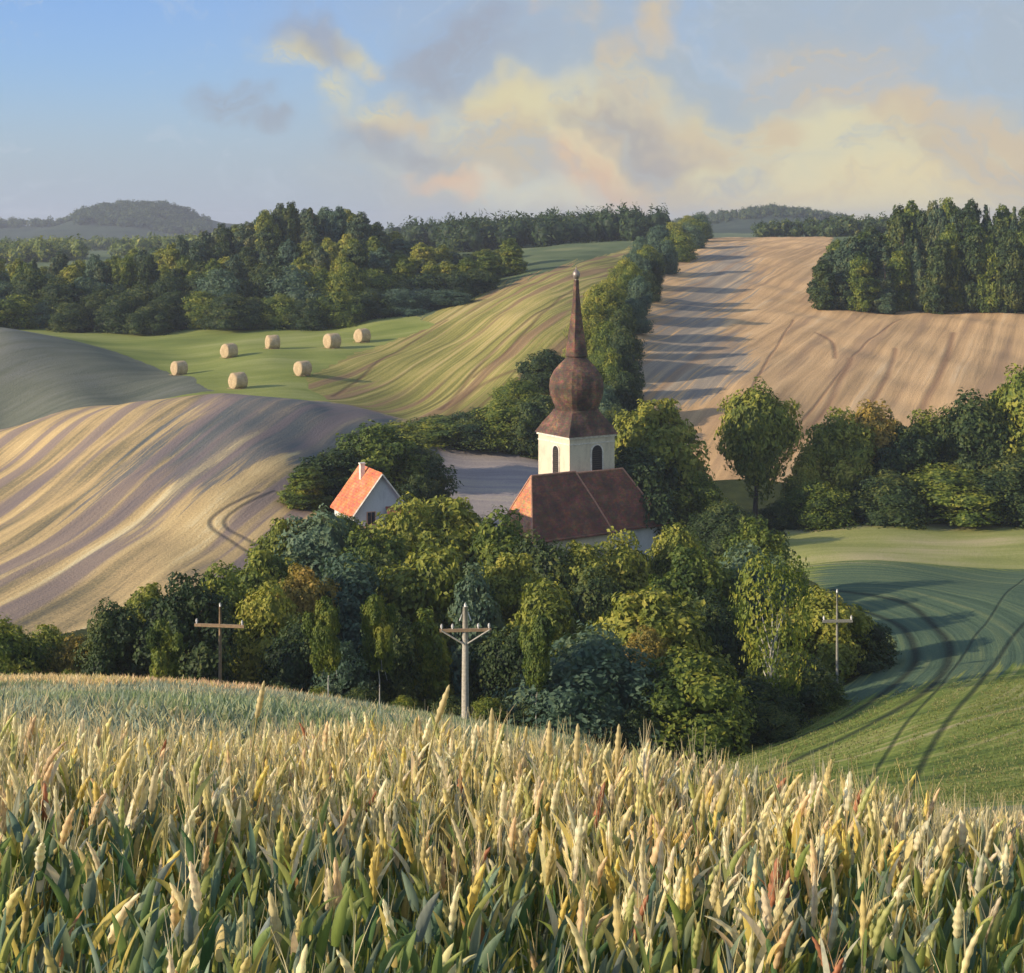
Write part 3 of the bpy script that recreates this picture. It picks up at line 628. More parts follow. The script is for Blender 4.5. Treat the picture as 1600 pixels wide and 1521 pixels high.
# ------------------------------------------------------------------ utility poles
M_POLE3 = plain('dark_grey_wood', (0.25, 0.25, 0.21), 0.9, 0.3, 6); M_POLE = plain('grey_weathered_wood', (0.42, 0.40, 0.33), 0.9, 0.3, 6); M_POLE2 = plain('brown_wood', (0.30, 0.21, 0.12), 0.9, 0.3, 6); M_INS = plain('insulator', (0.7, 0.7, 0.66), 0.3)
def pole(px, D, ytop, lab, style, mat, arm_y, armw, rz):
    base_ = gpos(px, D); H = -(ytop - EYE) / F * D - base_.z; k = D / F
    r = empty('utility_pole', base_, rz, label=lab, cat='utility pole', group='utility poles along the valley wood')
    ah = -(arm_y - EYE) / F * D - base_.z
    def post(x0, x1, h, r0):
        mb = MB(); mb.tube([(x0, 0, -0.8), (x0, 0, h * 0.3), (x1 * 0.5 + x0 * 0.5, 0, h * 0.7), (x1, 0, h)], [r0, r0 * 0.95, r0 * 0.8, r0 * 0.62], 10); return mb
    if style == 'twin':
        post(0, 0, H, 0.26).build('post', mat, r, True)
        mb = MB(); mb.tube([(-0.36, 0, H - 0.9), (0, 0, H + 0.1), (0.36, 0, H - 0.9)], 0.05, 6); mb.build('peak_bracket', M_INS, r)
    else: post(0, 0, H, 0.125 if style == 'single' else 0.105).build('post', mat, r, True)
    mb = MB(); mb.box((0, -0.16, ah), (armw, 0.14, 0.2)); arm = mb.build('crossarm', M_POLE2 if style != 'thin' else M_POLE3, r)
    mb = MB()
    for s_ in (-1, 1):
        mb.tube([(s_ * armw * 0.47, -0.24, ah + 0.02), (s_ * 0.14, -0.2, ah - 0.85 if style != 'thin' else ah - 0.3)], 0.055, 6)
    if style == 'twin': mb.build('brace', M_POLE, r)
    for x in (-0.46, 0.46) + ((-0.25, 0.25) if style == 'twin' else ()):
        mb = MB(); mb.tube([(x * armw, -0.16, ah + 0.1), (x * armw, -0.16, ah + 0.2), (x * armw, -0.16, ah + 0.3), (x * armw, -0.16, ah + 0.42)], [0.03, 0.08, 0.085, 0.04], 8); mb.build('insulator', M_INS, arm, True)
    mb = MB(); mb.tube([(0, 0, H - 0.05), (0, 0, H + 0.12), (0, 0, H + 0.25)], [0.05, 0.085, 0.03], 8); mb.build('insulator', M_INS, r, True)
pole(727, 104, 948, 'tall pale utility pole with braced crossarm in front of the central trees', 'twin', M_POLE, 984, 3.3, R(4))
pole(344, 108, 948, 'brown single-post utility pole at the left end of the wood by the yellow grass edge', 'single', M_POLE2, 977, 3.4, R(-8))
pole(1308, 124, 926, 'thin grey utility pole at the right edge of the wood beside the curving field tracks', 'thin', M_POLE3, 970, 2.3, R(3))

# ------------------------------------------------------------------ trees
def leaf_mat(name, cols, trans=0.25, hue=0.5):
    m = bpy.data.materials.new(name); m.use_nodes = True; t = NT(m.node_tree); t.n.clear()
    out = t.node('ShaderNodeOutputMaterial')
    tint = t.node('ShaderNodeAttribute', attribute_name='tint').outputs['Fac']
    oi = t.node('ShaderNodeObjectInfo').outputs['Random']
    geo = t.node('ShaderNodeNewGeometry').outputs['Position']
    nz = t.noise(geo, 0.42, 4, 0.6)
    f = t.math('ADD', t.math('MULTIPLY', tint, 0.52), t.math('MULTIPLY', t.mapr(nz, 0.3, 0.7, 0, 1, False), 0.46))
    f = t.math('ADD', f, t.math('MULTIPLY', oi, 0.16))
    n = len(cols); c = t.ramp(f, [(0.12 + 0.8 * i / (n - 1), (*[min(1, 1.28 * q) for q in x], 1)) for i, x in enumerate(cols)])
    d = t.node('ShaderNodeBsdfPrincipled'); t.l.new(c, d.inputs['Base Color']); d.inputs['Roughness'].default_value = 0.6
    d.inputs['Specular IOR Level'].default_value = 0.25
    tr = t.node('ShaderNodeBsdfTranslucent'); t.l.new(t.mix(1.0, c, (1.1, 1.2, 0.5, 1), 'MULTIPLY'), tr.inputs[0])
    mx = t.node('ShaderNodeMixShader'); mx.inputs[0].default_value = trans
    t.l.new(d.outputs[0], mx.inputs[1]); t.l.new(tr.outputs[0], mx.inputs[2]); t.l.new(mx.outputs[0], out.inputs[0]); return m
LEAF = {
    'olive': leaf_mat('olive_leaves', [(0.035, 0.055, 0.010), (0.105, 0.135, 0.022), (0.225, 0.235, 0.036), (0.36, 0.31, 0.06)]),
    'green': leaf_mat('green_leaves', [(0.018, 0.038, 0.010), (0.05, 0.085, 0.016), (0.13, 0.165, 0.025), (0.26, 0.25, 0.035)]),
    'dark': leaf_mat('dark_leaves', [(0.008, 0.020, 0.009), (0.022, 0.045, 0.016), (0.05, 0.078, 0.022), (0.13, 0.14, 0.03)]),
    'teal': leaf_mat('blue_green_leaves', [(0.018, 0.042, 0.028), (0.045, 0.085, 0.055), (0.08, 0.13, 0.08), (0.13, 0.17, 0.08)]),
    'ochre': leaf_mat('ochre_leaves', [(0.06, 0.06, 0.015), (0.15, 0.13, 0.025), (0.27, 0.20, 0.04), (0.38, 0.24, 0.06)]),
    'conifer': leaf_mat('conifer_needles', [(0.012, 0.030, 0.018), (0.030, 0.060, 0.032), (0.06, 0.09, 0.04), (0.13, 0.13, 0.04)], 0.1),
}
def bark(name, a, b_):
    m, t, b, out = new_mat(name); o = t.node('ShaderNodeTexCoord').outputs['Object']
    n_ = t.noise(t.scale(o, (6, 6, 1.2)), 1.5, 5, 0.7)
    t.l.new(t.ramp(n_, [(0.35, (*a, 1)), (0.65, (*b_, 1))]), b.inputs['Base Color']); b.inputs['Roughness'].default_value = 0.95; bump(t, b, n_, 0.7, 0.05); return m
BARK = bark('brown_bark', (0.05, 0.038, 0.026), (0.14, 0.11, 0.08)); BIRCH = bark('pale_bark', (0.30, 0.30, 0.26), (0.62, 0.60, 0.52))

def ico():
    import bmesh
    bm = bmesh.new(); bmesh.ops.create_icosphere(bm, subdivisions=2, radius=1); v = np.array([x.co[:] for x in bm.verts]); f = np.array([[x.index for x in p.verts] for p in bm.faces]); bm.free(); return v, f
ICV, ICF = ico()
def crown_data(seed, H=10.0, Wd=8.0, b0=0.12, n_lobe=16, n_leaf=11500, leaf=0.20, form='round', core=0.70):
    g = np.random.default_rng(seed); C = []; Rr = []
    for i in range(n_lobe):
        t = (i + g.uniform(0.1, 0.9)) / n_lobe
        z = b0 + (1 - b0) * t
        if form == 'round': prof = math.sqrt(max(0.05, 1 - ((t - 0.45) / 0.62) ** 2))
        elif form == 'dome': prof = math.sqrt(max(0.05, 1 - (max(t, 0.25) - 0.25) ** 2 / 0.62))
        elif form == 'tall': prof = math.sqrt(max(0.05, 1 - ((t - 0.42) / 0.64) ** 2)) * 0.8
        elif form == 'cone': prof = max(0.06, 1.02 - t) * 0.9
        elif form == 'fan': prof = 0.22 + 0.85 * math.sqrt(t) if t < 0.85 else 0.85
        a = i * 2.4 + g.uniform(-0.6, 0.6)
        rl = Wd * (0.145 + 0.13 * prof) * g.uniform(0.8, 1.2)
        if form == 'cone': rl = Wd * (0.06 + 0.30 * prof) * g.uniform(0.85, 1.1)
        rl *= g.choice([0.72, 0.9, 1.0, 1.2]); rad = max(0, Wd / 2 * prof - rl * 0.6) * g.uniform(0.6, 1.25)
        if i % 4 == 0: rad *= 0.35
        C.append((rad * math.cos(a), rad * math.sin(a), max(rl * 0.6, z * H - rl * (0.85 if t > .8 else 0.5)))); Rr.append(rl)
    C = np.array(C); Rr = np.array(Rr)
    w = Rr ** 2; li = g.choice(len(C), n_leaf * 2, p=w / w.sum())
    d = g.normal(size=(n_leaf * 2, 3)); d[:, 2] += 0.25; d /= np.linalg.norm(d, axis=1)[:, None]
    # lumpy lobes: radius varies with direction
    lump = 1 + 0.22 * np.sin(d[:, 0] * 5 + li) * np.sin(d[:, 1] * 6 + 2 * li) + 0.17 * np.sin(d[:, 2] * 7 + li * 1.7)
    P = C[li] + d * (Rr[li] * lump * g.uniform(0.82, 1.10, n_leaf * 2))[:, None]
    dist = np.linalg.norm(P[:, None] - C[None], axis=2) / Rr[None]; dist[np.arange(len(P)), li] = 9
    keep = dist.min(1) > 0.86; P, d, li = P[keep][:n_leaf], d[keep][:n_leaf], li[keep][:n_leaf]
    P[:, 2] = np.maximum(P[:, 2], 0.15)
    n = len(P); nrm = d + g.normal(size=(n, 3)) * 0.45; nrm[:, 2] += 0.2; nrm /= np.linalg.norm(nrm, axis=1)[:, None]
    r = g.normal(size=(n, 3)); t1 = np.cross(nrm, r); t1 /= np.linalg.norm(t1, axis=1)[:, None]; t2 = np.cross(nrm, t1)
    s = (leaf * g.uniform(0.55, 1.5, n))[:, None]
    V = np.stack([P - t1 * s, P - t2 * s * 0.55 + nrm * s * .12, P + t1 * s, P + t2 * s * 0.55 + nrm * s * .12], 1).reshape(-1, 3)
    Q = np.arange(n * 4).reshape(-1, 4); Tq = np.concatenate([Q[:, [0, 1, 2]], Q[:, [0, 2, 3]]])
    lt = g.uniform(0, 1, len(C)); tn = np.clip(0.5 * lt[li] + 0.5 * g.uniform(0, 1, n), 0, 1); tint = np.concatenate([tn, tn])
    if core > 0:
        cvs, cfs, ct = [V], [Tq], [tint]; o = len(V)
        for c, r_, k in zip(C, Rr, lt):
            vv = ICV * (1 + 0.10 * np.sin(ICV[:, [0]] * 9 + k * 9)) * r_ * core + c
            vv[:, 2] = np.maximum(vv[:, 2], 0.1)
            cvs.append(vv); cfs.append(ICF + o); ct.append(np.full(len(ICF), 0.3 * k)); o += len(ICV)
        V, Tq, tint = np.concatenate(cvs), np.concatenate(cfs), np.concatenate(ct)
    return V, Tq, tint, C, Rr
def trunk_mesh(name, seed, C, H, b0, mat, r0=0.30, limbs=9):
    rnd = random.Random(seed); mb = MB(); top = H * 0.8
    sp = [Vector((0, 0, -0.5))]; n = 6
    for i in range(1, n + 1): sp.append(Vector((rnd.uniform(-.18, .18) * i * 0.5, rnd.uniform(-.18, .18) * i * 0.5, top * i / n)))
    mb.tube(sp, [r0 * 1.35] + [r0 * (1.05 - 0.85 * i / n) for i in range(1, n + 1)], 8)
    for c in C[rnd.randrange(2):: max(1, len(C) // limbs)]:
        zc = max(6.2 if mat is BIRCH and b0 == 0.40 else b0 * H * 0.8, min(top * 0.85, c[2] * 0.55)); k = min(n - 1, int(zc / top * n))
        a = sp[k].lerp(sp[k + 1], zc / top * n - k); e = Vector(c); mid = a.lerp(e, 0.5) + Vector((rnd.uniform(-.3, .3), rnd.uniform(-.3, .3), 0.25))
        mb.tube([a, mid, e], [r0 * 0.42, r0 * 0.28, r0 * 0.1], 6)
    me = bpy.data.meshes.new(name); me.from_pydata(mb.v, [], mb.f); me.materials.append(mat)
    for p in me.polygons: p.use_smooth = True
    return me
FORMS = {'round': [dict(seed=1, form='round', b0=0.10, n_lobe=17), dict(seed=2, form='round', b0=0.08, n_lobe=22), dict(seed=3, form='dome', b0=0.06, n_lobe=20)],
         'dome': [dict(seed=11, form='dome', b0=0.03, n_lobe=18, Wd=9.5), dict(seed=12, form='dome', b0=0.03, n_lobe=24, Wd=9.0)],
         'tall': [dict(seed=21, form='tall', b0=0.08, n_lobe=20, Wd=6.0), dict(seed=22, form='tall', b0=0.05, n_lobe=24, Wd=6.0)],
         'cone': [dict(seed=31, form='cone', b0=0.05, n_lobe=20, Wd=5.0, core=0.7), dict(seed=32, form='cone', b0=0.04, n_lobe=24, Wd=5.0, core=0.7)],
         'fan': [dict(seed=41, form='fan', b0=0.50, n_lobe=15, Wd=8.0)],
         'high': [dict(seed=51, form='round', b0=0.40, n_lobe=14, Wd=6.5)],
         'sparse': [dict(seed=61, form='fan', b0=0.30, n_lobe=15, Wd=7.5, core=0.0, n_leaf=4200, leaf=0.17)]}
_cd = {}; _cm = {}; _tm = {}
def tree_meshes(form, var, species, pale):
    k = (form, var)
    if k not in _cd: kw = dict(FORMS[form][var]); _cd[k] = (crown_data(**kw), kw)
    (V, T, tint, C, Rr), kw = _cd[k]
    if (k, species) not in _cm:
        me = mesh_np('crown', V, T, [LEAF[species]], False, {'tint': ('FLOAT', 'FACE', tint)}); _cm[(k, species)] = me
    if (k, pale) not in _tm: _tm[(k, pale)] = trunk_mesh('trunk', kw['seed'], C, 10.0, kw['b0'], BIRCH if pale else BARK, 0.16 if pale else 0.28)
    return _cm[(k, species)], _tm[(k, pale)], kw.get('Wd', 8.0)
rnd = random.Random(5); WIDE = 1.32
SPN = {'olive': 'broadleaf_tree', 'green': 'broadleaf_tree', 'dark': 'broadleaf_tree', 'teal': 'broadleaf_tree', 'ochre': 'broadleaf_tree', 'conifer': 'conifer_tree'}
ORD = 'first second third fourth fifth sixth seventh eighth ninth tenth eleventh twelfth thirteenth fourteenth fifteenth sixteenth seventeenth eighteenth nineteenth twentieth'.split()
CNAME = {'olive': 'olive', 'green': 'green', 'dark': 'dark green', 'teal': 'blue-green', 'ochre': 'ochre', 'conifer': 'deep green'}
_cnt = {}
def nth(key):
    _cnt[key] = _cnt.get(key, 0) + 1; return ORD[min(19, _cnt[key] - 1)]
def tree(px, D, ytop, wpx, sp_, lab, group=None, form='round', pale=False, name=None, cat='tree', hm=None, sink=0.1):
    """a tree standing at photo column px and distance D, as high and wide as the photo shows"""
    b = gpos(px, D); H = (hm if hm else (-(ytop - EYE) / F * D - b.z)); H = max(H, 1.2)
    var = rnd.randrange(len(FORMS[form])); cm_, tm_, Wd = tree_meshes(form, var, sp_, pale)
    r = empty(name or SPN[sp_], (b.x, b.y, b.z - sink), rnd.uniform(0, 6.28), label=lab, cat=cat, group=group)
    sw = wpx / F * D / Wd * 1.04; sh = (H + sink) / 10.0 * 1.02
    wide = {'tall': 1.0, 'cone': 1.0, 'fan': 1.0, 'high': 1.0, 'sparse': 1.0}.get(form, WIDE)
    sw *= wide; cap = {'round': 1.28, 'dome': 1.30, 'tall': 2.1, 'cone': 2.2, 'high': 1.9}.get(form, 9.0) * sw
    sz = min(sh, cap); lift = (sh - sz) * 10.0
    c = link('crown', cm_, r); t = link('trunk', tm_, r)
    c.scale = (sw, sw * rnd.uniform(0.9, 1.1), sz); c.location = (0, 0, lift); c.rotation_euler = (rnd.uniform(-.09, .09), rnd.uniform(-.09, .09), 0); t.scale = (sw, sw, sh)
    return r
gW = 'trees of the valley wood'
VAL = [ # px, D, ytop, width px, species, form, label
 (12, 112, 968, 90, 'green', 'dome', 'green bushy tree at the left photo edge behind the yellow grass strip'),
 (70, 116, 985, 80, 'olive', 'dome', 'low olive bush second from the left photo edge below the golden field'),
 (122, 113, 998, 70, 'ochre', 'dome', 'yellowish bush just left of the small round dark tree'),
 (176, 112, 946, 72, 'dark', 'round', 'small round dark tree at the foot of the golden hill, left end of wood'),
 (236, 118, 918, 70, 'olive', 'round', 'yellow-green tree between the small round dark tree and a larger dark tree'),
 (290, 112, 918, 96, 'dark', 'round', 'large dark green tree left of the brown utility pole'),
 (352, 122, 896, 92, 'green', 'round', 'green tree whose crown rises directly behind the brown utility pole'),
 (420, 118, 925, 90, 'olive', 'round', 'olive tree just right of the brown utility pole'),
 (478, 126, 885, 82, 'ochre', 'round', 'ochre topped tree in the middle of the left wood'),
 (545, 128, 888, 110, 'teal', 'round', 'broad blue-green tree below the orange roofed house'),
 (470, 111, 968, 84, 'dark', 'dome', 'low dark tree in the front row between the brown pole and the thin pale trunks'),
 (540, 109, 1005, 80, 'teal', 'dome', 'low blue-green bush in the front row beneath the broad blue-green tree'),
 (610, 111, 962, 84, 'dark', 'dome', 'low dark tree in the front row left of the pale centre pole'),
 (668, 113, 955, 74, 'green', 'tall', 'slim green tree immediately left of the pale centre pole'),
 (665, 132, 868, 122, 'olive', 'round', 'yellow-olive tree with bright top up the slope left of the pale centre pole'),
 (745, 128, 895, 96, 'teal', 'tall', 'blue-green tree standing directly behind the pale centre pole'),
 (790, 112, 985, 96, 'dark', 'dome', 'dark low tree in the front row just right of the pale centre pole'),
 (795, 136, 868, 90, 'olive', 'round', 'olive tree behind the pale centre pole, to its right'),
 (850, 126, 925, 100, 'olive', 'round', 'olive tree in the centre of the wood, left of the two big rounded front trees'),
 (918, 107, 988, 150, 'teal', 'dome', 'big rounded blue-green tree in the front row, left of the two at the low centre'),
 (1068, 107, 1022, 140, 'green', 'dome', 'big rounded green tree in the front row, right of the two at the low centre'),
 (940, 134, 895, 96, 'dark', 'round', 'dark tree in the middle row below the church nave'),
 (1030, 122, 922, 150, 'olive', 'round', 'broad olive tree with bright top in the middle of the right wood'),
 (1000, 114, 985, 80, 'ochre', 'dome', 'reddish ochre bush between the two big rounded front trees'),
 (1120, 128, 935, 90, 'dark', 'round', 'dark tree left of the pale branched sparse tree'),
 (1175, 112, 1060, 110, 'dark', 'dome', 'very dark low tree at the lower right tip of the wood'),
 (1240, 117, 1020, 100, 'dark', 'dome', 'dark bush behind the foot of the thin grey pole'),
 (1275, 132, 922, 100, 'olive', 'round', 'olive tree right of the pale branched sparse tree'),
 (1330, 134, 965, 88, 'dark', 'dome', 'dark rounded bush right of the thin grey pole at the track bend'),
 # middle rows up to the church and the house
 (440, 152, 812, 90, 'olive', 'round', 'olive tree at the top left of the wood touching the golden field'),
 (415, 140, 862, 84, 'green', 'round', 'green tree on the golden field edge below the topmost left tree'),
 (505, 152, 806, 112, 'teal', 'round', 'round blue-green tree just below and left of the house'),
 (570, 150, 832, 92, 'green', 'round', 'green tree directly below the house gable'),
 (640, 158, 795, 100, 'olive', 'round', 'olive tree right of and below the house'),
 (712, 160, 778, 130, 'olive', 'round', 'wide yellow-olive tree between the house and the church'),
 (600, 140, 880, 90, 'dark', 'round', 'dark tree deep in the wood below the house'),
 (780, 156, 810, 100, 'green', 'round', 'green tree below the left corner of the church'),
 (845, 150, 846, 96, 'dark', 'round', 'dark tree right under the church roof corner'),
 (900, 150, 852, 100, 'olive', 'round', 'olive tree under the middle of the church roof'),
 (975, 152, 844, 100, 'olive', 'round', 'bright olive tree under the right half of the church roof'),
 (1068, 156, 826, 70, 'olive', 'round', 'spiky olive tree at the right end of the church roof'),
 (1080, 142, 872, 110, 'green', 'round', 'green tree below the right end of the church'),
 (1150, 146, 862, 100, 'teal', 'round', 'blue-green tree left above the pale branched sparse tree'),
 (1185, 168, 822, 76, 'green', 'round', 'green tree between the church and the light green field'),
 (1235, 150, 905, 70, 'green', 'round', 'small green tree at the left end of the light green field'),
]
for px, D, yt, w, sp_, fm, lab in VAL: tree(px, D, yt, w, sp_, lab, gW, fm)
SHR = [(-10, 'green'), (48, 'dark'), (104, 'green'), (150, 'olive'), (204, 'dark'), (262, 'green'), (318, 'dark'), (384, 'green'), (440, 'dark'), (498, 'green'), (566, 'dark'), (632, 'green'), (700, 'dark'), (762, 'green'), (826, 'dark'), (880, 'green'), (985, 'dark'), (1130, 'green'), (1206, 'dark'), (1282, 'green')]
for i, (px, sp_) in enumerate(SHR):
    D = np.interp(px, [0, 700, 1000, 1200, 1300], [106, 106, 104, 108, 118])
    tree(px, D, 0, rnd.uniform(46, 66), sp_, ('dark' if sp_ == 'dark' else 'olive' if sp_ == 'olive' else 'green') + ' low shrub in front of the valley wood, %s from the left in the fringe' % ('first second third fourth fifth sixth seventh eighth ninth tenth eleventh twelfth thirteenth fourteenth fifteenth sixteenth seventeenth eighteenth nineteenth twentieth'.split()[i]),
         'shrub fringe in front of the valley wood', 'dome', name='shrub', cat='shrub', hm=rnd.uniform(2.4, 3.8))
tree(1205, 113, 868, 110, 'green', 'sparse green tree with pale forked branches left of the thin grey pole', gW, 'sparse', True)
for px, D, yt, lab in ((514, 104, 940, 'slender birch with thin white trunk beneath the broad blue-green tree'), (592, 105, 935, 'slender birch with thin white trunk in the dark gap left of the pale centre pole'),
                       (254, 106, 975, 'small birch with pale trunk left of the brown utility pole'), (838, 104, 968, 'slender birch with faint pale trunk left of the big rounded blue-green tree')):
    tree(px, D, yt, 50, 'green', lab, gW, 'high', True, 'birch_tree')
# round the house and the church
AR = [
 (538, 184, 804, 48, 'green', 'dome', 'low green bush in front of the left eave of the house'),
 (655, 206, 742, 56, 'dark', 'dome', 'dark bush touching the right side of the house'),
 (480, 200, 735, 84, 'green', 'tall', 'slim green tree left of the house beside the golden field'),
 (530, 207, 708, 92, 'dark', 'round', 'dark tree close behind the left side of the house'),
 (590, 212, 672, 100, 'green', 'round', 'tall green tree rising behind the house roof'),
 (642, 214, 700, 84, 'dark', 'round', 'dark tree behind the right side of the house'),
 (620, 240, 665, 84, 'olive', 'round', 'olive tree beyond the house at the end of the hill crest'),
 (690, 262, 652, 96, 'green', 'dome', 'green bush at the left of the row behind the fallow strip'),
 (745, 262, 640, 86, 'dark', 'dome', 'dark bush in the middle of the row behind the fallow strip'),
 (800, 262, 622, 90, 'green', 'dome', 'green tree at the right of the row behind the fallow strip'),
 (812, 276, 592, 60, 'green', 'dome', 'green tree behind the fallow strip row, up the slope left of the church dome'),
 (852, 292, 548, 60, 'dark', 'dome', 'dark tree left of the onion dome at the foot of the hedge'),
 (845, 258, 620, 70, 'dark', 'dome', 'dark tree immediately left of the church tower'),
 (1018, 222, 624, 108, 'olive', 'round', 'large round olive tree immediately right of the church tower'),
 (1000, 214, 700, 100, 'dark', 'round', 'dark tree tucked behind the right end of the church roof'),
 (1085, 216, 745, 74, 'green', 'round', 'green tree below right of the large round olive tree'),
 (1130, 205, 785, 64, 'dark', 'dome', 'dark bush between the church and the fan-shaped tree'),
]
for px, D, yt, w, sp_, fm, lab in AR: tree(px, D, yt, w, sp_, lab, 'trees around the church and the house', fm)
tree(1180, 226, 618, 112, 'olive', 'fan-shaped olive tree with bare trunk standing alone in front of the straw field', None, 'fan')
for px, D, yt, w, sp_, fm, lab in [
 (1222, 222, 782, 40, 'dark', 'dome', 'dark bush at the right foot of the fan-shaped tree'),
 (1262, 228, 712, 56, 'olive', 'dome', 'olive bush at the left end of the right-hand tree row'),
 (1306, 232, 652, 74, 'olive', 'round', 'olive tree second from the left end of the right-hand row'),
 (1358, 236, 636, 90, 'ochre', 'round', 'yellowish tree third in the right-hand row beside the straw field'),
 (1412, 232, 668, 84, 'dark', 'round', 'dark tree in the middle of the right-hand row'),
 (1456, 238, 652, 80, 'olive', 'round', 'olive tree right of the middle of the right-hand row'),
 (1510, 234, 622, 96, 'dark', 'round', 'tall dark tree near the right end of the right-hand row'),
 (1562, 238, 602, 92, 'green', 'round', 'green tree second from the right photo edge in the right-hand row'),
 (1618, 234, 584, 100, 'green', 'round', 'tallest green tree cut by the right photo edge in the right-hand row'),
 (1275, 222, 752, 70, 'green', 'dome', 'low green bush in front of the olive trees of the right-hand row'),
 (1385, 224, 738, 90, 'dark', 'dome', 'low dark bush in front of the dark tree of the right-hand row'),
 (1480, 226, 728, 110, 'green', 'dome', 'low green bush below the tall dark tree of the right-hand row'),
 (1580, 226, 715, 110, 'dark', 'dome', 'low dark bush at the right photo edge below the tree row')]:
    tree(px, D, yt, w, sp_, lab, 'tree row between the straw field and the green field', fm)
# hedge that climbs from the church to the skyline
hn = 0
for D, pl, pr in ((262, 870, 985), (276, 880, 985), (292, 885, 985), (308, 885, 985), (326, 895, 990), (346, 905, 1000), (370, 925, 1005), (400, 945, 1015), (435, 960, 1030), (475, 980, 1048), (520, 1005, 1070), (570, 1030, 1085), (625, 1045, 1095), (680, 1060, 1100)):
    n = 3 if D < 500 else 2
    for i in range(n):
        px = pl + 14 + (pr - pl - 14) * (i + 0.5) / n + rnd.uniform(-6, 6); sp_ = ('olive', 'green', 'dark')[min(2, i)] if rnd.random() < 0.7 else 'teal'
        tree(px, D + rnd.uniform(-6, 6), 0, (pr - pl) / n * 1.25, sp_, nth(('H', sp_, i, n)) + ' ' + CNAME[sp_] + ' tree up from the church on the ' + (('left', 'middle', 'right') if n == 3 else ('upper left', 'upper right'))[i] + ' side of the climbing hedge', 'hedge between the striped and the straw field', 'dome', hm=rnd.uniform(7.0, 9.8) * (1.0 if D < 500 else 1.15))
        hn += 1
# wood on the far left slope
ln_ = 0
def sil(px): return np.interp(px, [-300, 0, 150, 280, 370, 440, 540, 620, 680, 760, 830], [440, 421, 412, 376, 348, 322, 327, 350, 370, 388, 400])
for row, D in enumerate((388, 400, 416, 434, 456, 481, 508)):
    px = -240 + row * 13
    while px < 800:
        d = D + (0.10 * max(0, px - 520) if True else 0) + rnd.uniform(-5, 5)
        lim = 660 + row * 25
        if px < lim + 80:
            b = gpos(px, d); ytgt = sil(px) if row >= 5 else 0
            H = rnd.uniform(10.5, 15.5) * (0.62 if row == 0 else 0.9 if row == 1 else 1.0)
            if row >= 5: H = max(6, min(21, -(ytgt + rnd.uniform(-3, 8) - EYE) / F * d - b.z))
            if px > 560: H *= np.interp(px, [560, 700], [0.85, 0.58])
            r_ = rnd.random()
            if row < 2: sp_, fm = (('dark', 'dome') if r_ < 0.6 else ('teal', 'dome') if r_ < 0.85 else ('green', 'dome'))
            else: sp_, fm = (('conifer', 'cone') if r_ < 0.10 else ('conifer', 'tall') if r_ < 0.32 else ('dark', 'tall') if r_ < 0.48 else ('olive', 'tall') if r_ < 0.66 else ('green', 'tall') if r_ < 0.88 else ('teal', 'tall'))
            w = {'dome': 54, 'tall': 43, 'cone': 38}[fm] * rnd.uniform(0.85, 1.25)
            lab = {'dome': 'low rounded tree on the lower edge of the dark wood above the hay meadow', 'tall': 'tall leafy tree within the dark wood on the left slope', 'cone': 'pointed conifer within the dark wood on the left slope'}[fm]
            kd = {'dome': 'rounded tree', 'tall': 'tall tree', 'cone': 'conifer'}[fm]; rw = ('lowest', 'second', 'third', 'fourth', 'fifth', 'sixth', 'topmost')[row]
            lab = nth((row, sp_, fm, 'L')) + ' ' + CNAME[sp_] + ' ' + kd + ' from the left in the ' + rw + ' row of the left wood'
            tree(px, d, 0, w, sp_, lab, 'wood on the left slope', fm, hm=H, name='broadleaf_tree' if fm != 'cone' else 'conifer_tree'); ln_ += 1
        px += (40 if row < 2 else 33) * rnd.uniform(0.85, 1.2)
# wood on the right
rn_ = 0
for row, D in enumerate((412, 424, 438, 456)):
    px = 1290 + row * 8 + (26 if row == 0 else 0) * 0
    while px < 1680:
        H = (rnd.uniform(20, 24) if px > 1412 else rnd.uniform(14.5, 17) if px > 1325 else rnd.uniform(10.5, 13.5)) * (1 + 0.05 * row)
        if row == 0: H *= 0.88
        r_ = rnd.random(); sp_, fm = (('conifer', 'cone') if r_ < 0.15 else ('conifer', 'tall') if r_ < 0.50 else ('dark', 'tall') if r_ < 0.75 else ('green', 'tall'))
        tree(px, D + rnd.uniform(-4, 4), 0, {'tall': 52, 'cone': 44}[fm] * rnd.uniform(0.9, 1.2), sp_, nth((row, sp_, fm, 'R')) + ' ' + CNAME[sp_] + (' conifer' if fm == 'cone' else ' tall tree') + ' from the left in the ' + ('front', 'second', 'third', 'back')[row] + ' row of the right wood',
             'tall wood at the upper right', fm, hm=H, name='broadleaf_tree' if fm != 'cone' else 'conifer_tree'); rn_ += 1
        px += 29 * rnd.uniform(0.85, 1.15)
print('trees: hedge', hn, 'left wood', ln_, 'right wood', rn_)

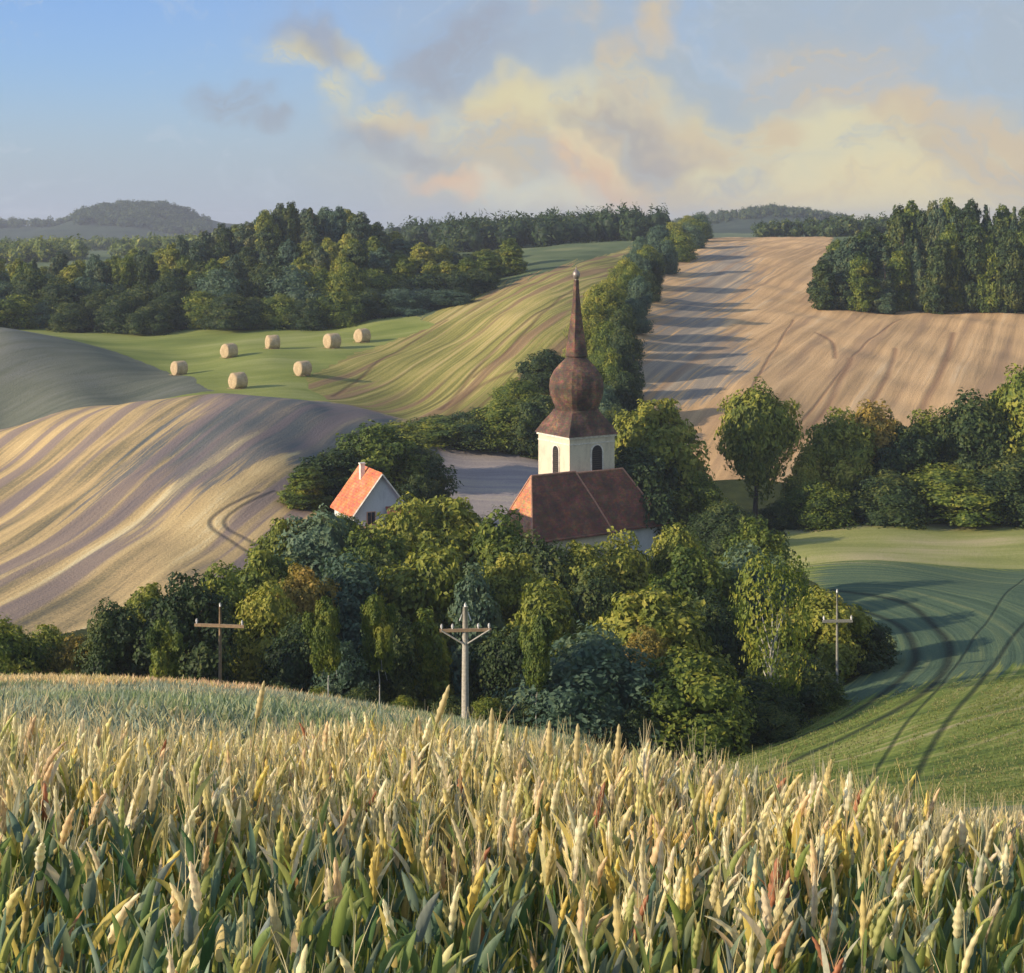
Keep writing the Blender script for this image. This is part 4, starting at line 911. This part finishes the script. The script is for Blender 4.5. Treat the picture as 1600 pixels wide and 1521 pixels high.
# far woods that read as one mass: thousands of small crowns in one mesh each
def far_wood(name, lab, pts, mat, seed, r=(2.2, 4.0), hgt=(7, 12)):
    g = np.random.default_rng(seed); n = len(pts); pts = np.array(pts)
    px, D = pts[:, 0], pts[:, 1]; z = terrain(px, D); X = D * (px - 800) / F
    Vs, Fs, Ts = [], [], []; o = 0; NL = 190
    for i in range(n):
        rr, hh = g.uniform(*r), g.uniform(*hgt); d = g.normal(size=(NL, 3)); d /= np.linalg.norm(d, axis=1)[:, None]
        lump = 1 + 0.22 * np.sin(d[:, 0] * 4 + i) + 0.15 * np.sin(d[:, 2] * 6 + i)
        P = d * (lump * g.uniform(0.7, 1.05, NL))[:, None] * np.array([rr, rr, hh * 0.52]); P[:, 2] = np.maximum(P[:, 2] + hh * 0.5, 0.1)
        t1 = g.normal(size=(NL, 3)); t1 /= np.linalg.norm(t1, axis=1)[:, None]; t2 = np.cross(d, t1); s_ = rr * 0.22 * g.uniform(0.6, 1.4, (NL, 1))
        base_ = np.array([X[i], D[i], z[i] - 0.3]); P = P + base_
        Vs.append(np.stack([P - t1 * s_, P + t2 * s_, P + t1 * s_], 1).reshape(-1, 3)); Fs.append(np.arange(NL * 3).reshape(-1, 3) + o); o += NL * 3; Ts.append(np.clip(g.uniform(0, .5) + g.uniform(0, .5, NL), 0, 1))
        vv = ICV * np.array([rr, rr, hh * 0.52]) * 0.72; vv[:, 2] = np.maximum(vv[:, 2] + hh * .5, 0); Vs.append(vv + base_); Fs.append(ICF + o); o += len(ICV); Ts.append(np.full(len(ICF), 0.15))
    me = mesh_np(name, np.concatenate(Vs), np.concatenate(Fs), [mat], False, {'tint': ('FLOAT', 'FACE', np.concatenate(Ts))})
    link(name, me, label=lab, cat='woodland', kind='stuff')
g = np.random.default_rng(3)
def scat(n, px0, px1, d0, d1): return np.stack([g.uniform(px0, px1, n), g.uniform(d0, d1, n)], -1)
far_wood('far_wood', 'hazy distant wood along the skyline left of the spire', np.concatenate([scat(260, 640, 960, 720, 900), scat(170, 700, 1040, 640, 740), scat(120, 600, 800, 1000, 1100)]), LEAF['dark'], 7, (3, 5.5), (8, 14))
far_wood('far_wood', 'distant trees on the blue skyline hill at right of the hedge', np.concatenate([scat(220, 1040, 1330, 1700, 1850), scat(80, 1290, 1420, 730, 800), scat(60, 1180, 1420, 790, 860)]), LEAF['dark'], 8, (3, 5), (6, 10))
far_wood('far_wood', 'bluish wood covering the flat-topped far hill at the left skyline', np.concatenate([scat(360, 118, 325, 2250, 2500), scat(160, -300, 120, 2400, 2600)]), LEAF['dark'], 9, (6, 10), (8, 14))
far_wood('far_wood', 'scattered far copses between the left wood and the far hill', np.concatenate([scat(90, -100, 130, 820, 900), scat(70, 180, 420, 900, 1000), scat(60, 0, 300, 1300, 1500)]), LEAF['green'], 10, (4, 7), (7, 12))

# ------------------------------------------------------------------ grass and crops
def blade_mat(name, trans=0.35):
    m = bpy.data.materials.new(name); m.use_nodes = True; t = NT(m.node_tree); t.n.clear()
    out = t.node('ShaderNodeOutputMaterial'); c = t.node('ShaderNodeAttribute', attribute_name='col').outputs['Color']
    geo = t.node('ShaderNodeNewGeometry').outputs['Position']
    n_ = t.noise(t.scale(geo, (60, 60, 9)), 1.0, 3, 0.6)
    c = t.mix(1.0, c, t.ramp(n_, [(0.3, (0.72, 0.74, 0.72, 1)), (0.7, (1.2, 1.18, 1.1, 1))]), 'MULTIPLY')
    d = t.node('ShaderNodeBsdfPrincipled'); t.l.new(c, d.inputs['Base Color']); d.inputs['Roughness'].default_value = 0.55; d.inputs['Specular IOR Level'].default_value = 0.3
    tr = t.node('ShaderNodeBsdfTranslucent'); t.l.new(c, tr.inputs[0]); mx = t.node('ShaderNodeMixShader'); mx.inputs[0].default_value = trans
    t.l.new(d.outputs[0], mx.inputs[1]); t.l.new(tr.outputs[0], mx.inputs[2]); t.l.new(mx.outputs[0], out.inputs[0]); return m
M_BLADE = blade_mat('cereal_blades', 0.42)
def ribbons(g, base, length, width, az, lean, curl, cols0, cols1, seg=6, taper='leaf', twist=None, fold=False):
    """many blades at once; returns V, quads, vertex colours"""
    n = len(base); t = np.linspace(0, 1, seg + 1)[None]                         # (1,s)
    th = lean[:, None] + curl[:, None] * t                                        # angle from vertical along the blade
    ds = length[:, None] / seg
    hx = np.concatenate([np.zeros((n, 1)), np.cumsum(np.sin(th[:, 1:]) * ds, 1)], 1); hz_ = np.concatenate([np.zeros((n, 1)), np.cumsum(np.cos(th[:, 1:]) * ds, 1)], 1)
    ca, sa = np.cos(az)[:, None], np.sin(az)[:, None]
    P = np.stack([base[:, 0, None] + hx * ca, base[:, 1, None] + hx * sa, base[:, 2, None] + hz_], -1)
    if taper == 'leaf': wp = np.sin(np.pi * np.clip(0.10 + 0.90 * t, 0, 1) ** 0.75) ** 0.7
    elif taper == 'ear': wp = np.sin(np.pi * np.clip(0.06 + 0.92 * t, 0, 1)) ** 0.55
    else: wp = 1 - 0.6 * t
    w = width[:, None] * wp * 0.5
    tw = (az + np.pi / 2 if twist is None else twist)[:, None] + 0.0 * t
    sx, sy = np.cos(tw), np.sin(tw)
    off = np.stack([sx * w, sy * w, 0 * w], -1)
    if fold:                                                                      # leaf creased along its midrib
        tx = np.stack([np.sin(th) * ca, np.sin(th) * sa, np.cos(th)], -1); nn = np.cross(tx, off); 
        V = np.stack([P - off, P - nn * 0.55 , P + off], 2).reshape(-1, 3)
        k = (np.arange(n) * (seg + 1) * 3)[:, None]; j = np.arange(seg)[None] * 3
        Q = np.concatenate([np.stack([k + j + i, k + j + 1 + i, k + j + 4 + i, k + j + 3 + i], -1).reshape(-1, 4) for i in (0, 1)])
        cc = cols0[:, None] * (1 - t[..., None]) + cols1[:, None] * t[..., None]
        Cc = np.stack([cc, cc * 1.18, cc * 0.95], 2).reshape(-1, 3)
        return V, Q, Cc, P[:, -1], th[:, -1]
    V = np.stack([P - off, P + off], 2).reshape(-1, 3)                            # n,(seg+1),2
    k = (np.arange(n) * (seg + 1) * 2)[:, None]; j = np.arange(seg)[None] * 2
    Q = np.stack([k + j, k + j + 1, k + j + 3, k + j + 2], -1).reshape(-1, 4)
    cc = cols0[:, None] * (1 - t[..., None]) + cols1[:, None] * t[..., None]
    Cc = np.repeat(cc[:, :, None], 2, 2).reshape(-1, 3)
    return V, Q, Cc, P[:, -1], th[:, -1]
def lathe_ears(g, tip, az, lean, L, rad, col, ring=11, n=6, bend=None):
    m = len(tip); t = np.linspace(0, 1, ring)[None]; th = lean[:, None] + (0 * t if bend is None else bend[:, None] * t)
    ds = L[:, None] / (ring - 1)
    hx = np.concatenate([np.zeros((m, 1)), np.cumsum(np.sin(th[:, 1:] + 0 * t[:, 1:]) * ds, 1)], 1); hz_ = np.concatenate([np.zeros((m, 1)), np.cumsum(np.cos(th[:, 1:] + 0 * t[:, 1:]) * ds, 1)], 1)
    ca, sa = np.cos(az)[:, None], np.sin(az)[:, None]
    P = np.stack([tip[:, 0, None] + hx * ca, tip[:, 1, None] + hx * sa, tip[:, 2, None] + hz_], -1)
    prof = np.sin(np.pi * np.clip(0.10 + 0.88 * t, 0, 1) ** 0.85) ** 0.6 * (1 + 0.17 * np.where(np.arange(ring) % 2, 1, -1)[None])
    a = np.linspace(0, 2 * np.pi, n, endpoint=False)
    s1 = np.stack([-np.sin(az), np.cos(az), 0 * az], -1)[:, None, None]; dn = np.stack([np.cos(az) * np.cos(lean), np.sin(az) * np.cos(lean), -np.sin(lean)], -1)[:, None, None]
    rr = (rad[:, None] * prof)[..., None, None]
    V = P[:, :, None] + rr * (np.cos(a)[None, None, :, None] * s1 + 0.8 * np.sin(a)[None, None, :, None] * dn)
    V = V.reshape(-1, 3); k = (np.arange(m) * ring * n)[:, None, None]; j = (np.arange(ring - 1) * n)[None, :, None]; i = np.arange(n)[None, None]
    i2 = (np.arange(n)[None, None] + 1) % n
    Q = np.stack([k + j + i, k + j + i2, k + j + n + i2, k + j + n + i], -1).reshape(-1, 4)
    groove_shade = np.tile(np.repeat(np.where(np.arange(ring) % 2, 1.10, 0.84), n), m)[:, None]; Cc = np.repeat(col, ring * n, 0) * groove_shade * g.uniform(0.82, 1.12, (m * ring * n, 1))  # shade in the grooves of the ear put into its colour
    return V, Q, Cc
def build_stuff(name, parts, mat, smooth=True, **kw):
    V, Q, C = [], [], []; o = 0
    for v, q, c in parts: V.append(v); Q.append(q + o); C.append(c); o += len(v)
    V, Q, C = np.concatenate(V), np.concatenate(Q), np.concatenate(C); C = np.concatenate([np.clip(C, 0, 1), np.ones((len(C), 1))], 1)
    return link(name, mesh_np(name, V, Q, [mat], smooth, {'col': ('FLOAT_COLOR', 'POINT', C)}), **kw)
PAL_EAR = np.array([(0.86, 0.77, 0.46), (0.90, 0.82, 0.56), (0.80, 0.68, 0.32), (0.82, 0.66, 0.20), (0.66, 0.60, 0.27), (0.84, 0.64, 0.38), (0.54, 0.56, 0.22), (0.88, 0.76, 0.54), (0.58, 0.58, 0.42)])
PAL_LEAF = np.array([(0.10, 0.17, 0.05), (0.16, 0.22, 0.05), (0.12, 0.18, 0.11), (0.17, 0.23, 0.17), (0.26, 0.28, 0.07), (0.40, 0.33, 0.08), (0.50, 0.40, 0.16), (0.07, 0.13, 0.10), (0.60, 0.54, 0.28), (0.20, 0.24, 0.22), (0.32, 0.16, 0.07), (0.22, 0.27, 0.06)])
PAL_LEAF = np.clip(PAL_LEAF * 1.5, 0, 0.85)
def pick(g, pal, n, p=None, var=0.15): return pal[g.choice(len(pal), n, p=p)] * g.uniform(1 - var, 1 + var, (n, 1))
def zxy(X, Y): return terrain(800 + X / Y * F, Y)
g = np.random.default_rng(11)
def crop(n, d0, d1, dens_h=1.0, seed=1):
    g = np.random.default_rng(seed)
    u = g.uniform(0, 1, n * 3); Y = np.sqrt(d0 ** 2 + u * (d1 ** 2 - d0 ** 2)); X = g.uniform(-1, 1, n * 3) * (Y * 0.42 + 1.0); Y, X = Y[:n], X[:n]
    B = np.stack([X, Y, zxy(X, Y) - 0.02], -1)
    H = (1.0 + 0.09 * np.sin(X * 2.1 + Y) + g.normal(0, 0.055, n)) * 0.92
    wind = 0.18 * np.sin(X * 0.9 + Y * 1.3) + g.normal(0, 0.5, n)
    az = np.where(g.uniform(size=n) < 0.62, 0.0, np.pi) + wind * 1.2
    az = np.where(X > 0.4, np.where(g.uniform(size=n) < 0.8, 0.0, np.pi) + wind, az)
    lean = np.abs(g.normal(0.03, 0.04, n)); curl = np.abs(g.normal(0.08, 0.09, n))
    c0 = pick(g, PAL_LEAF[[0, 1, 4, 3]], n); c1 = pick(g, PAL_LEAF[[4, 11, 5, 8, 3]], n)
    parts = []
    v, q, c, tip, th = ribbons(g, B, H * 0.90, np.full(n, 0.008), az, lean, curl, c0, c1, 6, 'stem', twist=g.uniform(-0.5, 0.5, n)); parts.append((v, q, c))
    has = g.uniform(size=n) < np.clip((Y - 4.0 + 0.4 * np.sin(X * 3)) / 1.5, 0.08, 0.95)
    full_tip, full_H, fn_ = tip, H, n
    tip, th, az, n = tip[has], th[has], az[has], int(has.sum())
    ec = pick(g, PAL_EAR, n, [.20, .17, .13, .10, .10, .10, .07, .09, .04]); red = g.uniform(size=n) < 0.012; ec[red] = (0.52, 0.24, 0.13)
    parts.append(lathe_ears(g, tip, az, th, g.uniform(0.09, 0.16, n), g.uniform(0.0095, 0.0160, n), ec * 1.08, bend=g.normal(0.25, 0.3, n)))
    # awns
    for _ in range(3):
        aw = 0.5 * (ec + np.array([(0.6, 0.5, 0.25)]))
        v, q, c, _, _ = ribbons(g, tip + np.stack([np.sin(th) * np.cos(az) * .06, 0 * az, np.cos(th) * .06], -1), g.uniform(0.08, 0.16, len(tip)), np.full(len(tip), 0.0028), g.uniform(0, 6.28, len(tip)), g.uniform(0.02, 0.30, len(tip)), g.normal(0.1, .15, len(tip)), aw, aw, 2, 'stem', twist=g.uniform(-.8, .8, len(tip))); parts.append((v, q, c))
    # husk leaves close to the ear
    k = g.uniform(size=n) < 0.75; m = k.sum(); cc = pick(g, PAL_EAR, m)
    v, q, c, _, _ = ribbons(g, tip[k] - np.array([0, 0, 0.06]), g.uniform(0.10, 0.20, m), g.uniform(0.014, 0.026, m), g.uniform(0, 6.28, m), g.uniform(0.05, 0.35, m), g.uniform(0.1, 0.7, m), cc, cc * 1.05, 5, 'leaf', twist=g.uniform(-0.7, 0.7, m)); parts.append((v, q, c))
    tip, n = full_tip, fn_; near = np.clip((6.0 - Y) / 1.8, 0, 1)
    for lv in range(5):                                                       # stem leaves, broad and arching
        h = np.minimum(0.86, g.uniform(0.05 + lv * 0.19, 0.25 + lv * 0.19, n)) * H; f = (h / (H * 0.88))[:, None]
        o = B * (1 - f) + tip * f; o[:, 2] = B[:, 2] + h
        pr = [[.16, .14, .16, .14, .08, .03, .02, .12, .01, .08, .02, .04], [.10, .14, .12, .14, .12, .08, .05, .06, .03, .08, .02, .06],
              [.06, .10, .06, .10, .16, .14, .12, .03, .09, .06, .02, .06], [.05, .10, .06, .09, .16, .15, .14, .02, .12, .06, .02, .03], [.07, .12, .10, .12, .14, .12, .09, .04, .06, .08, .02, .04]][lv]
        cc = pick(g, PAL_LEAF, n, np.array(pr) / sum(pr)); L = g.uniform(0.22, 0.48, n) * (1.0 if lv < 3 else 0.8) * (1 + 0.15 * near) * (1.0 if lv < 3 else 0.0) + (0 if lv < 3 else 1) * g.uniform(0.14, 0.30, n) * (1 + 0.7 * near)
        az2 = np.where(g.uniform(size=n) < 0.68, 0, np.pi) + g.normal(0, 0.7, n)
        L = np.where(near > 0.35, L * 1.1, 1.0) * np.minimum(L, np.maximum(np.where(near > 0.35, 0.30, 0.12), (H * g.uniform(0.72, 1.02, n) - h) / 0.9 * (1 + 0.1 * near)))
        gr = (near > 0.3) & (g.uniform(size=n) < 0.62); cc[gr] = pick(g, np.array([(0.10, 0.20, 0.08), (0.20, 0.30, 0.09), (0.16, 0.26, 0.18), (0.30, 0.36, 0.10), (0.13, 0.22, 0.17)]), int(gr.sum()))
        dry = np.clip(g.normal(0.22, 0.28, (n, 1)) * (1 - 0.6 * near[:, None]), 0, 0.9); cc = cc * (1 - 0.08 * near[:, None])
        v, q, c, _, _ = ribbons(g, o, L, g.uniform(0.010, 0.024, n) * (1 + 0.35 * near), az2, g.uniform(0.02, 0.24, n), np.abs(g.normal(0.10, 0.42, n)) + 0.35 * near * g.uniform(0, 1, n), cc * 0.9, cc * (1 - dry) + np.array([(0.72, 0.58, 0.28)]) * dry, 8, 'leaf', twist=g.normal(0, 0.7, n), fold=True); parts.append((v, q, c))
    return parts
build_stuff('cereal_crop', crop(10500, 1.9, 9.6, seed=2), M_BLADE, label='ripening cereal crop with cream ears and green blades filling the foreground', cat='crop', kind='stuff')

# single tall stalks that stand out above the crop
def stalk(px, ytop, D, lean_px, lab, wide=0.03):
    z0 = zg(px - lean_px, D); X0 = wx(px - lean_px, D); X1 = wx(px, D); z1 = -(ytop - EYE) / F * D
    r = empty('cereal_stalk', (X0, D, z0), 0, label=lab, cat='cereal stalk', group='tall stalks above the crop')
    pts = [(0, 0, 0), ((X1 - X0) * .15, 0, (z1 - z0) * .45), ((X1 - X0) * .45, 0, (z1 - z0) * .75), ((X1 - X0) * .8, 0, (z1 - z0) * .93)]
    g = np.random.default_rng(int(px)); a = Vector(pts[-1]); b = Vector((X1 - X0, 0, z1 - z0)); d = (b - a)
    def put(nm, parts):
        V, Q, C = parts; C = np.concatenate([np.clip(C, 0, 1), np.ones((len(C), 1))], 1)
        link(nm, mesh_np(nm, V, Q, [M_BLADE], True, {'col': ('FLOAT_COLOR', 'POINT', C)}), r)
    mb = MB(); mb.tube(pts, [0.006, 0.005, 0.004, 0.003], 6); mb.build('stem', M_STEM, r, True)
    th = math.atan2(d.x, d.z); L = d.length * 1.0
    put('ear', lathe_ears(g, np.array([a]), np.array([0.0]), np.array([th]), np.array([L + 0.06]), np.array([wide * 0.5]), np.array([(0.70, 0.60, 0.32)]), ring=11, n=8))
    P = pts[2]; v, q, c, _, _ = ribbons(g, np.array([P]), np.array([0.26]), np.array([0.02]), np.array([0.0]), np.array([abs(th) * .6 + .1]), np.array([0.4]), np.array([(0.42, 0.38, 0.12)]), np.array([(0.55, 0.48, 0.2)]), 8); put('leaf', (v, q, c))
M_STEM = plain('straw_stem', (0.46, 0.40, 0.16), 0.7)
for a in ((408, 1088, 6.2, 34, 'tall pale leaning stalk rising above the crop on the left'), (694, 1094, 6.0, 60, 'tall stalk leaning far right in front of the pale centre pole'),
          (902, 1156, 6.0, 6, 'upright green-gold stalk below the big rounded trees'), (966, 1156, 6.2, 8, 'pointed stalk right of the upright green-gold stalk'), (858, 1150, 6.4, 4, 'thick yellow stalk left of the upright green-gold stalk'), (768, 1130, 6.4, 4, 'short pointed stalk just right of the pale centre pole foot')):
    stalk(a[0], a[1], a[2], a[3], a[4])

def tufts(name, lab, n, d0, d1, pxr, hgt, wid, pal, mask, seed, nb=5, spread=0.12, seg=3, cat='grass'):
    g = np.random.default_rng(seed); px = g.uniform(*pxr, n); D = np.sqrt(g.uniform(d0 ** 2, d1 ** 2, n)); k = mask(px, D, g); px, D = px[k], D[k]
    X = D * (px - 800) / F; B = np.stack([X, D, terrain(px, D) - 0.01], -1)
    pc = 0.5 + 0.5 * np.sin(X * 0.35 + 2 * np.sin(D * 0.21)) ; pc = np.clip(pc * 0.7 + g.uniform(0, 0.5, len(X)), 0, 0.999)
    base_c = pal[(pc * len(pal)).astype(int)]
    B = np.repeat(B, nb, 0); B[:, :2] += g.normal(0, spread, (len(B), 2)); c = np.repeat(base_c, nb, 0) * g.uniform(0.75, 1.25, (len(B), 1)); m = len(B)
    v, q, cc, _, _ = ribbons(g, B, hgt * g.uniform(0.5, 1.3, m), wid * g.uniform(0.6, 1.4, m), g.uniform(0, 6.28, m), g.uniform(0, 0.35, m), g.uniform(0.1, 1.0, m), c * 0.8, c * 1.15, seg, 'leaf', twist=g.normal(0, 0.7, m))
    build_stuff(name, [(v, q, cc)], M_BLADE, label=lab, cat=cat, kind='stuff')
PB = np.array([(0.12, 0.17, 0.10), (0.20, 0.25, 0.16), (0.16, 0.21, 0.09), (0.30, 0.31, 0.17), (0.14, 0.18, 0.14), (0.42, 0.36, 0.20), (0.24, 0.28, 0.20)])
PB = PB * 1.55
tufts('meadow_grass', 'grey-green tufted meadow grass on the bank between the crop and the wood', 26000, 20, 66, (-260, 1250), 0.34, 0.035, PB, lambda p, D, g: D > 0, 21)
PY = np.array([(0.78, 0.58, 0.28), (0.82, 0.64, 0.36), (0.70, 0.55, 0.22), (0.78, 0.54, 0.32)])
tufts('dry_grass', 'strip of dry yellow grass along the crest of the left bank', 15000, 44, 66, (-260, 560), 0.40, 0.05, PY, lambda p, D, g: (D > 49 + np.maximum(p, 0) * 0.012 + 2 * np.sin(p * 0.03)) & (g.uniform(size=len(p)) < np.clip((560 - p) / 300, 0, 1)), 22)
PF = np.array([(0.10, 0.16, 0.04), (0.14, 0.21, 0.05), (0.22, 0.26, 0.07), (0.12, 0.17, 0.06)])
def off_track(X, Y):
    ok = np.ones(X.shape, bool)
    for ln in (inner, outer, st1, st2): ok &= polydist(X, Y, ln)[0] > 0.7
    return ok
def crop_mask(upper):
    def f(p, D, g):
        q = EYE - terrain(p, D) / D * F; lim = np.interp(p, [1000, 1230, 1420, 1600, 2400], [1170, 1118, 1080, 1035, 900]) + g.normal(0, 12, len(p))
        inside = inpoly(p, D, [(1045, 62), (3200, 62), (3200, 190), (1245, 190), (1305, 168), (1390, 150), (1390, 138), (1335, 128), (1235, 114), (1135, 106), (1005, 96), (940, 88)])
        return inside & ((q < lim) == upper) & off_track(D * (p - 800) / F, D)
    return f
tufts('young_crop', 'low yellow-green crop rows on the sunlit lower part of the curving field', 14000, 66, 118, (960, 1720), 0.15, 0.05, np.array([(0.20, 0.25, 0.06), (0.28, 0.30, 0.09), (0.36, 0.34, 0.14), (0.22, 0.26, 0.08)]), crop_mask(False), 31, nb=3, seg=2, cat='crop')

# ------------------------------------------------------------------ air
m = bpy.data.materials.new('haze_air'); m.use_nodes = True; t = NT(m.node_tree); t.n.clear()
o_ = t.node('ShaderNodeOutputMaterial'); v_ = t.node('ShaderNodeVolumePrincipled'); v_.inputs['Color'].default_value = (0.80, 0.88, 1.0, 1); v_.inputs['Density'].default_value = 0.00017
v_.inputs['Anisotropy'].default_value = 0.2; t.l.new(v_.outputs[0], o_.inputs['Volume'])
lo = float(ZZ.min()) - 1.5; hi = 45.0
mb = MB(); mb.box((0, 3150, (lo + hi) / 2), (13000, 6700, hi - lo)); mb.build('haze', m, kind='stuff')
print('done', len(bpy.data.objects))
